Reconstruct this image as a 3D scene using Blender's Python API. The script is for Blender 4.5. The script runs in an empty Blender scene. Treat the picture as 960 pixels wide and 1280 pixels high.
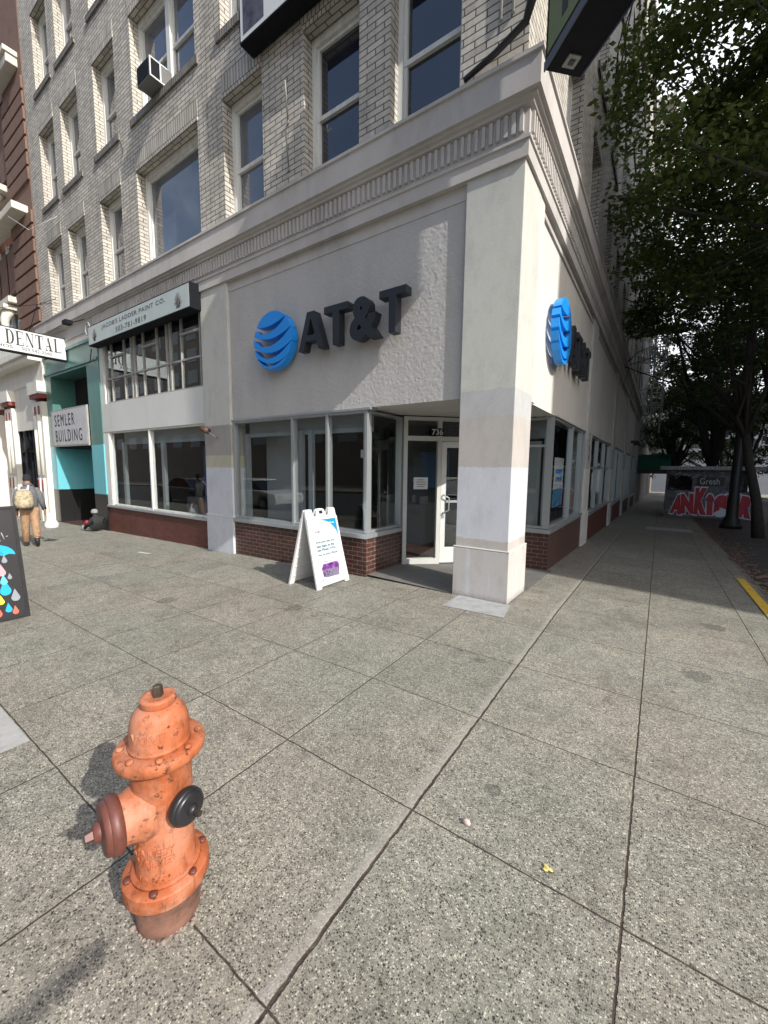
import bpy, bmesh, math, random
import numpy as np
from mathutils import Vector, Matrix
random.seed(7); RNG = np.random.default_rng(7)
scn = bpy.context.scene
C = bpy.data.collections.new('place'); scn.collection.children.link(C)
PI = math.pi; R = math.radians

# ------------------------------------------------------------------ camera
cam = bpy.data.cameras.new('camera'); cam_o = bpy.data.objects.new('camera', cam); C.objects.link(cam_o)
cam.sensor_fit = 'VERTICAL'; cam.sensor_height = 36.0; cam.lens = 502.016/1280*36.0
cam.clip_start = .05; cam.clip_end = 2000
_X = Vector((0.824717435909634, -0.0715202112441959, 0.5610044654815363))
_Y = Vector((0.5654379854345561, 0.084979119198257, -0.8204013858642605))
_Z = Vector((0.011001615079133054, 0.993812562148353, 0.11052400545481769))
cam_o.matrix_world = Matrix(((_X.x, _X.y, _X.z, 0), (_Y.x, _Y.y, _Y.z, 0), (_Z.x, _Z.y, _Z.z, 1.7), (0, 0, 0, 1)))
scn.camera = cam_o

# ------------------------------------------------------------------ light
SUN_EL = R(35.5); SUN_H = Vector((.981, -.195)).normalized()      # towards the sun, on the ground plane
w = bpy.data.worlds.new('World'); scn.world = w; w.use_nodes = True
nt = w.node_tree; bg = nt.nodes['Background']; sky = nt.nodes.new('ShaderNodeTexSky')
sky.sky_type = 'NISHITA'; sky.sun_disc = False; sky.sun_elevation = SUN_EL
sky.sun_rotation = math.atan2(SUN_H.x, SUN_H.y); sky.air_density = 1.0; sky.dust_density = 2.5; sky.ozone_density = 1.0
wc = nt.nodes.new('ShaderNodeTexCoord'); wn_ = nt.nodes.new('ShaderNodeTexNoise'); wn_.inputs['Scale'].default_value = 2.2; wn_.inputs['Detail'].default_value = 7; wn_.inputs['Roughness'].default_value = .62
nt.links.new(wc.outputs['Generated'], wn_.inputs['Vector']); wsx = nt.nodes.new('ShaderNodeSeparateXYZ'); nt.links.new(wc.outputs['Generated'], wsx.inputs[0])
wm = nt.nodes.new('ShaderNodeMath'); wm.operation = 'MULTIPLY_ADD'; nt.links.new(wsx.outputs[1], wm.inputs[0]); wm.inputs[1].default_value = .32; nt.links.new(wn_.outputs['Fac'], wm.inputs[2])
wr = nt.nodes.new('ShaderNodeMapRange'); wr.interpolation_type = 'SMOOTHSTEP'; nt.links.new(wm.outputs[0], wr.inputs[0]); wr.inputs[1].default_value = .42; wr.inputs[2].default_value = .66
wx = nt.nodes.new('ShaderNodeMix'); wx.data_type = 'RGBA'; nt.links.new(wr.outputs[0], wx.inputs[0]); nt.links.new(sky.outputs[0], wx.inputs[6]); wx.inputs[7].default_value = (6.6, 6.9, 7.4, 1)
nt.links.new(wx.outputs[2], bg.inputs[0]); bg.inputs[1].default_value = .13
sun = bpy.data.lights.new('sun', 'SUN'); sun.energy = 3.0; sun.angle = R(.55); sun.color = (1, .965, .91)
sun_o = bpy.data.objects.new('sun', sun); C.objects.link(sun_o)
d = Vector((SUN_H.x*math.cos(SUN_EL), SUN_H.y*math.cos(SUN_EL), math.sin(SUN_EL)))
sun_o.rotation_euler = d.to_track_quat('Z', 'Y').to_euler(); sun_o.location = d*60
scn.view_settings.view_transform = 'Standard'; scn.view_settings.look = 'None'
scn.view_settings.exposure = 0.92; scn.view_settings.gamma = 1.0

YA = 4.935; XB = -1.497
def gz(x, y): return -.03*max(0, y-5) + .018*min(0, x+2)

# ------------------------------------------------------------------ materials
def link(nt, a, b): nt.links.new(a, b)
class N:
    """small node helper"""
    def __init__(s, name):
        s.m = bpy.data.materials.new(name); s.m.use_nodes = True; s.t = s.m.node_tree
        s.b = s.t.nodes['Principled BSDF']; s.o = s.t.nodes['Material Output']
    def n(s, kind, **kw):
        x = s.t.nodes.new('ShaderNode'+kind)
        for k, v in kw.items(): setattr(x, k, v)
        return x
    def put(s, sock, v):
        if isinstance(v, bpy.types.NodeSocket): s.t.links.new(v, sock)
        else:
            if isinstance(v, (tuple, list)) and len(v) == 3 and sock.type == 'RGBA': v = (*v, 1)
            sock.default_value = v
    def obj(s): return s.n('TexCoord').outputs['Object']
    def uv(s): return s.n('UVMap', uv_map='uv').outputs[0]
    def math(s, op, a, b=0, clamp=False):
        x = s.n('Math', operation=op, use_clamp=clamp); s.put(x.inputs[0], a); s.put(x.inputs[1], b); return x.outputs[0]
    def noise(s, vec, scale, detail=4, rough=.55):
        x = s.n('TexNoise'); s.put(x.inputs['Vector'], vec); x.inputs['Scale'].default_value = scale
        x.inputs['Detail'].default_value = detail; x.inputs['Roughness'].default_value = rough; return x.outputs['Fac']
    def ramp(s, fac, stops, interp='LINEAR'):
        x = s.n('ValToRGB'); x.color_ramp.interpolation = interp; s.put(x.inputs[0], fac)
        e = x.color_ramp.elements
        while len(e) > 1: e.remove(e[-1])
        e[0].position = stops[0][0]; e[0].color = (*stops[0][1], 1)
        for p, c in stops[1:]:
            k = e.new(p); k.color = (*c, 1)
        return x.outputs[0]
    def mix(s, f, a, b, mode='MIX'):
        x = s.n('Mix', data_type='RGBA', blend_type=mode); s.put(x.inputs[0], f); s.put(x.inputs[6], a); s.put(x.inputs[7], b); return x.outputs[2]
    def sep(s, v): x = s.n('SeparateXYZ'); s.put(x.inputs[0], v); return x.outputs
    def comb(s, a, b, c=0): x = s.n('CombineXYZ'); s.put(x.inputs[0], a); s.put(x.inputs[1], b); s.put(x.inputs[2], c); return x.outputs[0]
    def scalev(s, v, xyz): x = s.n('Mapping'); s.put(x.inputs[0], v); x.inputs['Scale'].default_value = xyz; return x.outputs[0]
    def bump(s, h, strength=.3, dist=.01):
        x = s.n('Bump'); s.put(x.inputs['Height'], h); x.inputs['Strength'].default_value = strength
        x.inputs['Distance'].default_value = dist; s.t.links.new(x.outputs[0], s.b.inputs['Normal'])
    def done(s, col, rough=.7, metal=0, spec=None):
        s.put(s.b.inputs['Base Color'], col); s.put(s.b.inputs['Roughness'], rough); s.put(s.b.inputs['Metallic'], metal)
        if spec is not None: s.b.inputs['Specular IOR Level'].default_value = spec
        return s.m
def mul(c, k): return tuple(min(1, v*k) for v in c)
def plain(name, col, rough=.6, var=.15, scale=6, metal=0, bump=0, bscale=60, spec=None, streak=False, bdist=.004):
    a = N(name); v = a.obj()
    if streak: v2 = a.scalev(v, (1, 1, .12))
    else: v2 = v
    f = a.noise(v2, scale, 6, .65)
    c = a.ramp(f, [(.28, mul(col, 1-var)), (.5, col), (.75, mul(col, 1+var*.7))])
    if bump: a.bump(a.noise(v, bscale, 5, .6), bump, bdist)
    return a.done(c, rough, metal, spec)
M = {}
M['metal'] = plain('aluminium_frame', (.42, .45, .46), .38, .12, 5, .6, streak=True)
M['white_paint'] = plain('white_window_paint', (.62, .62, .58), .55, .2, 9, streak=True, bump=.2, bscale=50)
M['cream'] = plain('cream_paint', (.52, .52, .48), .6, .08, 3)
M['black'] = plain('black_paint', (.018, .018, .02), .35, .4, 12)
M['near_black'] = plain('dark_sign_metal', (.008, .009, .012), .7, .3, 8, spec=.15)
M['letter'] = plain('charcoal_letter_paint', (.017, .020, .027), .5, .12, 5)
M['blue'] = plain('sign_blue', (.012, .26, .76), .35, .05, 4)
M['blue_side'] = plain('sign_blue_return', (.03, .29, .66), .4, .08, 4)
M['white'] = plain('white_plastic', (.60, .61, .60), .4, .06, 10)
M['sheet_white'] = plain('white_sheet', (.56, .58, .58), .5, .03, 3)
M['green_awning'] = plain('green_canvas', (.012, .14, .085), .7, .2, 3)
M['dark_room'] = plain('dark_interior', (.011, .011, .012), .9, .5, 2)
M['room_wall'] = plain('grey_interior_wall', (.20, .22, .23), .9, .06, 1)
M['room_white'] = plain('white_interior_wall', (.24, .25, .25), .9, .05, 1)
M['room_floor'] = plain('interior_floor', (.07, .032, .025), .5, .2, 6)
M['iron'] = plain('dark_cast_iron', (.014, .014, .013), .5, .3, 14)
M['escape_iron'] = plain('pale_painted_iron', (.62, .61, .58), .6, .2, 9)
M['fire_iron'] = plain('grey_painted_iron', (.30, .29, .27), .6, .2, 9)
M['bark'] = plain('tree_bark', (.045, .038, .032), .9, .35, 14, bump=.8, bscale=25, bdist=.02)
M['yellow'] = plain('yellow_curb_paint', (.62, .40, .04), .75, .25, 14)
M['slab_white'] = plain('pale_concrete_cover', (.33, .325, .31), .8, .2, 14)
M['text_black'] = plain('black_lettering', (.015, .015, .018), .6, .1, 5)
M['text_grey'] = plain('faded_lettering', (.10, .085, .085), .8, .35, 18)
M['teal_text'] = plain('teal_lettering', (.004, .10, .16), .6, .1, 5)
M['cyan'] = plain('cyan_print', (.0, .23, .42), .5, .05, 4)
M['counter_grey'] = plain('grey_appliance_casing', (.14, .14, .135), .5, .15, 8)
M['soffit'] = plain('soffit_paint', (.50, .485, .45), .8, .06, 2)

def stucco(name, col, bump=.6, scale=38, stain=.12, swirl=True):
    a = N(name); v = a.obj()
    big = a.noise(a.scalev(v, (1, 1, .35)), 1.3, 6, .7); fine = a.noise(v, 90, 3, .6)
    c = a.ramp(big, [(.3, mul(col, 1-stain)), (.52, col), (.75, mul(col, 1+stain*.4))])
    h = a.noise(v, scale, 5, .65)
    if swirl:
        vo = a.n('TexVoronoi', feature='SMOOTH_F1'); vv = a.n('TexNoise'); a.put(vv.inputs['Vector'], v); vv.inputs['Scale'].default_value = 9
        ad = a.n('VectorMath', operation='ADD'); a.put(ad.inputs[0], v); sc = a.n('VectorMath', operation='SCALE'); a.put(sc.inputs[0], vv.outputs['Color']); sc.inputs['Scale'].default_value = .12
        a.put(ad.inputs[1], sc.outputs[0]); a.put(vo.inputs['Vector'], ad.outputs[0]); vo.inputs['Scale'].default_value = 17
        h = a.math('ADD', a.math('MULTIPLY', h, 1.0), a.math('MULTIPLY', vo.outputs['Distance'], .9))
    a.bump(h, bump, .006)
    return a.done(c, .85, 0, .25)
M['stucco_panel'] = stucco('rough_troweled_stucco', (.44, .425, .405), 1.0, 26)
M['stucco_b'] = stucco('side_stucco', (.58, .56, .51), .18, 40, .10, False)
M['cornice'] = stucco('painted_cornice', (.46, .435, .41), .25, 50, .25, False)
M['white_band'] = stucco('white_spandrel_paint', (.56, .57, .55), .12, 30, .10, False)

def banded(name, bands, jitter=.02, bump=.3, drips=False):
    """paint patches of different colours stacked up a column; bands = [(z_low, colour), ...]"""
    a = N(name); v = a.obj(); s = a.sep(v)
    z = a.math('ADD', s[2], a.math('MULTIPLY', a.math('SUBTRACT', a.noise(v, 18, 3), .5), jitter*2))
    f = a.math('DIVIDE', a.math('ADD', z, .5), 7.0)
    c = a.ramp(f, [((zl+.5)/7.0, col) for zl, col in bands], 'CONSTANT')
    if drips:
        dr_ = a.noise(a.scalev(v, (1, 1, .07)), 8, 4, .6); c = a.mix(a.ramp(dr_, [(.52, (0, 0, 0)), (.66, (.8,)*3)]), c, (.56, .57, .62))
        gr_ = a.ramp(a.math('ADD', s[2], a.math('MULTIPLY', a.noise(v, 20, 5), .10)), [(.03, (.55,)*3), (.13, (1,)*3)]); c = a.mix(1.0, c, gr_, 'MULTIPLY')
    n1 = a.noise(a.scalev(v, (1, 1, .5)), 5, 6, .7)
    c = a.mix(1.0, c, a.ramp(n1, [(.3, (.86, .86, .86)), (.55, (1, 1, 1)), (.8, (1.0, 1.0, 1.0))]), 'MULTIPLY')
    sp = a.noise(v, 55, 3, .7)
    c = a.mix(1.0, c, a.ramp(sp, [(.3, (.93, .93, .93)), (.6, (1, 1, 1))]), 'MULTIPLY')
    a.bump(a.math('ADD', a.noise(v, 45, 5, .65), a.math('MULTIPLY', a.noise(v, 130, 2), .5)), bump, .006)
    return a.done(c, .85, 0, .25)
CR = (.52, .52, .475); BG = (.46, .432, .40); VI = (.455, .455, .455); WB = (.55, .565, .60)
M['pillar'] = banded('corner_pillar_paint', [(-.5, BG), (.77, WB), (1.69, BG), (2.33, VI), (2.66, CR)], .035)
M['pillar_base'] = banded('pillar_base_paint', [(-.5, (.5, .475, .45))], .02, drips=True)
M['pilaster'] = banded('pilaster_paint', [(-.5, WB), (1.66, (.45, .42, .33)), (1.88, (.33, .315, .29)), (2.5, CR)], .03)
M['pilaster_b'] = banded('side_pilaster_paint', [(-.5, (.55, .54, .50)), (1.7, (.40, .40, .38)), (2.4, (.5, .49, .45))], .02)

def brick(name, c1, c2, mortar, bw, rh, ms=.006, bump=.5, rough=.75, dirt=.25):
    a = N(name); v = a.uv(); o = a.obj()
    b = a.n('TexBrick', offset=.5); a.put(b.inputs['Vector'], v)
    b.inputs['Scale'].default_value = 1; b.inputs['Brick Width'].default_value = bw; b.inputs['Row Height'].default_value = rh
    b.inputs['Mortar Size'].default_value = ms; b.inputs['Mortar Smooth'].default_value = .15; b.inputs['Bias'].default_value = 0
    a.put(b.inputs['Color1'], c1); a.put(b.inputs['Color2'], c2); a.put(b.inputs['Mortar'], mortar)
    n = a.noise(o, .8, 6, .7); n2 = a.noise(o, 30, 4, .6)
    c = a.mix(1.0, b.outputs['Color'], a.ramp(n, [(.3, (1-dirt,)*3), (.6, (1, 1, 1))]), 'MULTIPLY')
    stk = a.noise(a.scalev(o, (1, 1, .1)), 2.6, 5, .7); c = a.mix(1.0, c, a.ramp(stk, [(.34, (1-dirt*.9,)*3), (.5, (1, 1, 1))]), 'MULTIPLY')
    bw_ = a.n('TexWhiteNoise', noise_dimensions='2D'); su = a.sep(v); row = a.math('FLOOR', a.math('DIVIDE', su[1], rh)); sh = a.math('MULTIPLY', a.math('MODULO', row, 2), .5)
    a.put(bw_.inputs['Vector'], a.comb(a.math('FLOOR', a.math('ADD', a.math('DIVIDE', su[0], bw), sh)), row, 0)); c = a.mix(1.0, c, a.ramp(bw_.outputs['Value'], [(0, (.80, .79, .77)), (.10, (.96, .95, .95)), (1, (1.06, 1.05, 1.03))]), 'MULTIPLY')
    c = a.mix(1.0, c, a.ramp(n2, [(.3, (.85,)*3), (.6, (1, 1, 1))]), 'MULTIPLY')
    a.bump(a.math('SUBTRACT', a.math('MULTIPLY', n2, .3), b.outputs['Fac']), bump, .008)
    return a.done(c, rough)
M['brick_grey'] = brick('pale_grey_roman_brick', (.62, .58, .505), (.47, .44, .385), (.10, .092, .08), .29, .083, .0085)
M['brick_soldier'] = brick('pale_grey_soldier_brick', (.58, .545, .475), (.44, .415, .365), (.09, .074, .067), .083, .40, .0085)
M['brick_sill'] = brick('weathered_sill_brick', (.27, .25, .22), (.17, .16, .145), (.03, .028, .026), .07, .5, .009)
M['brick_red'] = brick('brown_plinth_tile_brick', (.085, .032, .024), (.055, .022, .018), (.20, .17, .145), .20, .072, .0045, .4, .45)
M['brick_red2'] = brick('dull_red_plinth_brick', (.15, .045, .03), (.11, .035, .025), (.06, .035, .03), .20, .062, .004, .4, .6)
M['brick_orange'] = brick('orange_brick', (.42, .16, .075), (.34, .12, .06), (.30, .25, .20), .22, .075, .006)
M['brownstone'] = plain('brownstone_blocks', (.165, .095, .068), .85, .25, 4, bump=.4, bscale=30)
M['stone_trim'] = plain('pale_stone_trim', (.56, .53, .46), .8, .15, 5, bump=.3, bscale=25)
M['storewhite'] = plain('cream_storefront_paint', (.66, .64, .58), .6, .1, 4, streak=True)

def teal():
    a = N('teal_glazed_panels'); v = a.obj(); s = a.sep(v)
    n = a.noise(a.scalev(v, (1, 1, .08)), 7, 5, .65)
    z = a.math('ADD', s[2], a.math('MULTIPLY', a.math('SUBTRACT', n, .5), .05))
    f = a.math('DIVIDE', a.math('ADD', z, 1), 8)
    base = a.ramp(f, [(0, (.012, .012, .012)), (1.84/8, (.13, .44, .50)), (3.25/8, (.075, .19, .165))], 'CONSTANT')
    c = a.mix(a.ramp(n, [(.55, (0, 0, 0)), (.85, (.6, .6, .6))]), base, (.30, .47, .46))
    lo = a.math('LESS_THAN', s[2], .84)
    c = a.mix(lo, c, (.014, .014, .014))
    return a.done(c, .3)
M['teal'] = teal()

def glass_shop():
    a = N('shop_glass'); t = a.t; g = a.n('BsdfGlossy'); g.inputs['Roughness'].default_value = .008; g.inputs['Color'].default_value = (.9, .95, .95, 1)
    tr = a.n('BsdfTransparent'); tr.inputs['Color'].default_value = (.93, .965, .965, 1)
    ge = a.n('NewGeometry'); dp = a.n('VectorMath', operation='DOT_PRODUCT'); a.put(dp.inputs[0], ge.outputs['Normal']); a.put(dp.inputs[1], ge.outputs['Incoming'])
    sch = a.math('POWER', a.math('SUBTRACT', 1, a.math('ABSOLUTE', dp.outputs['Value'])), 4.2)
    f = a.math('ADD', a.math('MULTIPLY', sch, .85), .07, True)
    mx = a.n('MixShader'); t.links.new(f, mx.inputs[0]); t.links.new(tr.outputs[0], mx.inputs[1]); t.links.new(g.outputs[0], mx.inputs[2])
    t.links.new(mx.outputs[0], a.o.inputs[0]); t.nodes.remove(a.b); return a.m
M['glass'] = glass_shop()
def upper_glass(name, col, r=.03):
    a = N(name); v = a.obj(); a.bump(a.noise(v, 2.2, 2), .05, .01)
    f = a.noise(v, 1.1, 3)
    a.b.inputs['IOR'].default_value = 1.65
    return a.done(a.ramp(f, [(.3, mul(col, .6)), (.7, col)]), r, 0, .8)
M['upper_glass'] = upper_glass('dark_upper_glass', (.02, .022, .032))
M['upper_glass_grey'] = upper_glass('grey_upper_glass', (.12, .13, .15))  # only a paler grey glass colour, no curtain is modelled
M['far_glass'] = upper_glass('far_window_glass', (.02, .025, .03), .1)

def sidewalk():
    a = N('exposed_aggregate_concrete'); v = a.obj(); s = a.sep(v)
    wob = a.math('MULTIPLY', a.math('SUBTRACT', a.noise(v, 14, 4, .6), .5), .012)
    def line(c, off, sp, w, soft):
        q = a.math('DIVIDE', a.math('SUBTRACT', a.math('ADD', c, wob), off), sp)
        fr = a.math('SUBTRACT', q, a.math('FLOOR', a.math('ADD', q, .5)))
        dist = a.math('MULTIPLY', a.math('ABSOLUTE', fr), sp)
        mr = a.n('MapRange', interpolation_type='SMOOTHSTEP'); a.put(mr.inputs[0], dist); mr.inputs[1].default_value = w; mr.inputs[2].default_value = w+soft
        mr.inputs[3].default_value = 1; mr.inputs[4].default_value = 0; return mr.outputs[0], q
    lx, qx = line(s[0], 0, .905, .0022, .004); ly, qy = line(s[1], .695, .905, .0018, .0035)
    def single(c, pos, w, soft, amp=1):
        dist = a.math('ABSOLUTE', a.math('SUBTRACT', a.math('ADD', c, a.math('MULTIPLY', wob, amp)), pos))
        mr = a.n('MapRange', interpolation_type='SMOOTHSTEP'); a.put(mr.inputs[0], dist); mr.inputs[1].default_value = w; mr.inputs[2].default_value = w+soft
        mr.inputs[3].default_value = 1; mr.inputs[4].default_value = 0; return mr.outputs[0]
    wide = a.math('MULTIPLY', single(s[0], -.905, .0042, .006, 1.8), a.ramp(a.noise(v, 9, 4, .7), [(.3, (.45,)*3), (.55, (1,)*3)])); mid = single(s[0], 0, .0026, .004, 1.2)
    halo = single(s[0], -.925, .01, .035, 3)
    joint = a.math('MAXIMUM', a.math('MAXIMUM', lx, ly), a.math('MAXIMUM', wide, mid))
    cell = a.n('TexWhiteNoise', noise_dimensions='2D')
    a.put(cell.inputs['Vector'], a.comb(a.math('FLOOR', a.math('ADD', qx, 0)), a.math('FLOOR', qy), 0))
    # aggregate
    vo = a.n('TexVoronoi', feature='F1'); a.put(vo.inputs['Vector'], v); vo.inputs['Scale'].default_value = 150; vo.inputs['Randomness'].default_value = 1
    sv = a.sep(vo.outputs['Color'])
    agg = a.ramp(sv[0], [(0, (.03, .03, .028)), (.16, (.085, .085, .078)), (.34, (.19, .19, .172)), (.6, (.265, .265, .236)), (.86, (.36, .358, .315)), (.97, (.54, .535, .48))])
    cem = a.ramp(vo.outputs['Distance'], [(.0, (0, 0, 0)), (.45, (0, 0, 0)), (.62, (1, 1, 1))])
    c = a.mix(cem, agg, (.245, .243, .218))
    v2 = a.n('TexVoronoi', feature='F1'); a.put(v2.inputs['Vector'], v); v2.inputs['Scale'].default_value = 58
    s2 = a.sep(v2.outputs['Color'])
    big = a.math('MULTIPLY', a.math('GREATER_THAN', s2[1], .90), a.math('LESS_THAN', a.math('ADD', v2.outputs['Distance'], a.math('MULTIPLY', a.noise(v, 90, 2), .2)), .38))
    c = a.mix(big, c, a.ramp(s2[2], [(0, (.04, .039, .04)), (.7, (.095, .09, .09)), (.93, (.22, .21, .19)), (1, (.36, .35, .32))]))
    c = a.mix(1.0, c, a.ramp(a.noise(v, 300, 2, .8), [(.3, (.5,)*3), (.5, (1,)*3), (.7, (1.5,)*3)]), 'MULTIPLY')
    c = a.mix(1.0, c, (.895, .872, .835), 'MULTIPLY')
    c = a.mix(1.0, c, a.ramp(a.noise(v, 34, 5, .8), [(.33, (.62,)*3), (.48, (.96,)*3), (.66, (1.28,)*3)]), 'MULTIPLY')
    c = a.mix(1.0, c, a.ramp(a.noise(v, 9, 6, .75), [(.3, (.72,)*3), (.48, (1,)*3), (.7, (1.16,)*3)]), 'MULTIPLY')
    for (bx_, by_, br_) in ((.37, 4.1, .11), (-.62, 1.95, .05), (-3.6, 3.3, .12), (-1.2, 3.3, .05), (.75, 2.9, .05), (-5.2, 2.6, .14), (.6, 5.6, .13)):
        dv = a.n('VectorMath', operation='DISTANCE'); a.put(dv.inputs[0], v); dv.inputs[1].default_value = (bx_, by_, 0)
        mk = a.math('LESS_THAN', a.math('ADD', dv.outputs['Value'], a.math('MULTIPLY', a.noise(v, 17, 4, .7), br_*1.6)), br_*1.75)
        c = a.mix(a.math('MULTIPLY', a.math('MULTIPLY', mk, a.noise(v, 30, 4, .7)), .9), c, (.06, .056, .05))
    # weathering: tone per slab, blotches, brownish and violet patches, gum spots
    c = a.mix(1.0, c, a.ramp(cell.outputs['Value'], [(0, (.93, .93, .93)), (1, (1.05, 1.04, 1.03))]), 'MULTIPLY')
    bl = a.noise(v, 1.6, 7, .72)
    c = a.mix(1.0, c, a.ramp(bl, [(.3, (.74, .73, .72)), (.5, (1, 1, 1)), (.72, (1.15, 1.13, 1.1))]), 'MULTIPLY')
    hue = a.noise(v, .55, 3, .5)
    c = a.mix(1.0, c, a.ramp(hue, [(.38, (.98, 1.0, .96)), (.6, (1.03, .99, .96))]), 'MULTIPLY')
    gum = a.n('TexVoronoi', feature='F1'); a.put(gum.inputs['Vector'], v); gum.inputs['Scale'].default_value = 4.2; sg = a.sep(gum.outputs['Color'])
    gm = a.math('LESS_THAN', a.math('ADD', gum.outputs['Distance'], a.math('MULTIPLY', a.noise(v, 40, 2), .05)), a.math('MULTIPLY', a.math('POWER', sg[0], 2), .14))
    c = a.mix(a.math('MULTIPLY', gm, .62), c, (.05, .047, .044))
    st = a.noise(v, 4.2, 5, .7)
    c = a.mix(a.math('MULTIPLY', a.ramp(st, [(.60, (0, 0, 0)), (.74, (1, 1, 1))]), .5), c, (.07, .065, .06))
    c = a.mix(a.math('MULTIPLY', a.math('MULTIPLY', halo, a.noise(v, 12, 4, .7)), .9), c, (.33, .31, .28))
    jc = a.ramp(a.noise(v, 26, 4, .7), [(.35, (.028, .020, .015)), (.6, (.075, .055, .042)), (.75, (.16, .12, .09))])
    c = a.mix(joint, c, jc)
    h = a.math('SUBTRACT', a.math('ADD', a.math('MULTIPLY', vo.outputs['Distance'], -.35), a.math('MULTIPLY', a.noise(v, 60, 4), .25)), a.math('MULTIPLY', joint, 2.2))
    a.bump(h, .55, .006)
    return a.done(c, a.ramp(bl, [(.3, (.6,)*3), (.7, (.85,)*3)]), 0, .3)
M['sidewalk'] = sidewalk()
M['asphalt'] = plain('asphalt', (.05, .05, .052), .9, .3, 1.5, bump=.6, bscale=80)
M['paver'] = brick('dark_brick_paving', (.075, .06, .055), (.055, .048, .046), (.03, .028, .026), .20, .10, .006)
M['patch'] = plain('smooth_concrete_patch', (.30, .305, .30), .8, .25, 7, bump=.2, bscale=50)
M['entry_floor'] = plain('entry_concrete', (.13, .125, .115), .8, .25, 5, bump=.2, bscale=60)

# ------------------------------------------------------------------ mesh builder
class MB:
    def __init__(s): s.v = []; s.f = []; s.uv = []; s.sm = []
    def poly(s, pts, uvs=None, smooth=False):
        i = len(s.v); s.v += [tuple(p) for p in pts]; s.f.append(tuple(range(i, i+len(pts)))); s.uv.append(uvs); s.sm.append(smooth)
    def face(s, idx, smooth=False): s.f.append(tuple(idx)); s.uv.append(None); s.sm.append(smooth)
    def box(s, x0, y0, z0, x1, y1, z1, mat=None):
        P = [Vector(p) for p in ((x0,y0,z0),(x1,y0,z0),(x1,y1,z0),(x0,y1,z0),(x0,y0,z1),(x1,y0,z1),(x1,y1,z1),(x0,y1,z1))]
        if mat is not None: P = [mat @ p for p in P]
        for q in ((0,3,2,1),(4,5,6,7),(0,1,5,4),(1,2,6,5),(2,3,7,6),(3,0,4,7)): s.poly([P[k] for k in q])
        return s
    def prism(s, pts, h, mat):
        """pts in a 2D plane (x, y), extruded to z=h, through matrix mat"""
        n = len(pts)
        a = [mat @ Vector((p[0], p[1], 0)) for p in pts]; b = [mat @ Vector((p[0], p[1], h)) for p in pts]
        s.poly(list(reversed(a))); s.poly(b)
        for i in range(n): j = (i+1) % n; s.poly([a[i], a[j], b[j], b[i]])
        return s
    def tube(s, pts, r, n=8, cap=True, smooth=True):
        pts = [Vector(p) for p in pts]; rs = r if isinstance(r, (list, tuple)) else [r]*len(pts)
        base = len(s.v); up = Vector((0, 0, 1)); prev = None
        for k, p in enumerate(pts):
            t = (pts[min(k+1, len(pts)-1)]-pts[max(k-1, 0)]).normalized()
            if prev is None: a = t.cross(up); a = a.normalized() if a.length > 1e-3 else Vector((1, 0, 0))
            else: a = (prev - t*prev.dot(t)).normalized()
            prev = a; b = t.cross(a)
            for i in range(n):
                an = 2*PI*i/n; s.v.append(tuple(p + (a*math.cos(an)+b*math.sin(an))*rs[k]))
        for k in range(len(pts)-1):
            for i in range(n):
                j = (i+1) % n; s.face((base+k*n+i, base+k*n+j, base+(k+1)*n+j, base+(k+1)*n+i), smooth)
        if cap:
            s.face([base+i for i in reversed(range(n))]); e = base+(len(pts)-1)*n; s.face([e+i for i in range(n)])
        return s
    def lathe(s, prof, n=40, mat=None, smooth=True, cap=True, warp=None):
        """prof = [(r, z), ...] round local z; a repeated point makes a crease"""
        base = len(s.v); mat = mat or Matrix()
        for r, z in prof:
            for i in range(n):
                an = 2*PI*i/n; p = Vector((r*math.cos(an), r*math.sin(an), z)); s.v.append(tuple(mat @ p))
        for k in range(len(prof)-1):
            if prof[k] == prof[k+1]: continue
            for i in range(n):
                j = (i+1) % n; s.face((base+k*n+i, base+k*n+j, base+(k+1)*n+j, base+(k+1)*n+i), smooth)
        if cap:
            if prof[0][0] > 1e-4: s.face([base+i for i in reversed(range(n))])
            e = base+(len(prof)-1)*n
            if prof[-1][0] > 1e-4: s.face([e+i for i in range(n)])
        return s
    def build(s, name, mat, parent=None, local=False, bevel=0):
        me = bpy.data.meshes.new(name)
        off = Vector((0, 0, 0))
        if parent is not None and not local:
            q = parent
            while q is not None: off += q.location; q = q.parent
        vs = [(x-0, y-0, z-0) for x, y, z in s.v]
        me.from_pydata(vs, [], s.f)
        ul = me.uv_layers.new(name='uv'); co = s.v; li = 0; data = np.empty(len(me.loops)*2, dtype=np.float32)
        for fi, p in enumerate(s.f):
            given = s.uv[fi]
            if given is None:
                a = np.array(co[p[0]]); b = np.array(co[p[1]]); c2 = np.array(co[p[2]]); nn = np.cross(b-a, c2-a)
                if abs(nn[2]) > max(abs(nn[0]), abs(nn[1]))*1.5: ax = (0, 1)
                elif abs(nn[0]) > abs(nn[1]): ax = (1, 2)
                else: ax = (0, 2)
                for k in p: data[2*li] = co[k][ax[0]]; data[2*li+1] = co[k][ax[1]]; li += 1
            else:
                for u in given: data[2*li] = u[0]; data[2*li+1] = u[1]; li += 1
        ul.data.foreach_set('uv', data)
        me.polygons.foreach_set('use_smooth', s.sm)
        me.materials.append(mat); me.update()
        o = bpy.data.objects.new(name, me); C.objects.link(o)
        if parent is not None:
            o.parent = parent
            if not local: o.location = -off
        if bevel:
            bm = bmesh.new(); bm.from_mesh(me); bmesh.ops.remove_doubles(bm, verts=bm.verts, dist=1e-5); bm.to_mesh(me); bm.free()
            m = o.modifiers.new('bevel', 'BEVEL'); m.width = bevel; m.segments = 2; m.limit_method = 'ANGLE'
        return o
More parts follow.
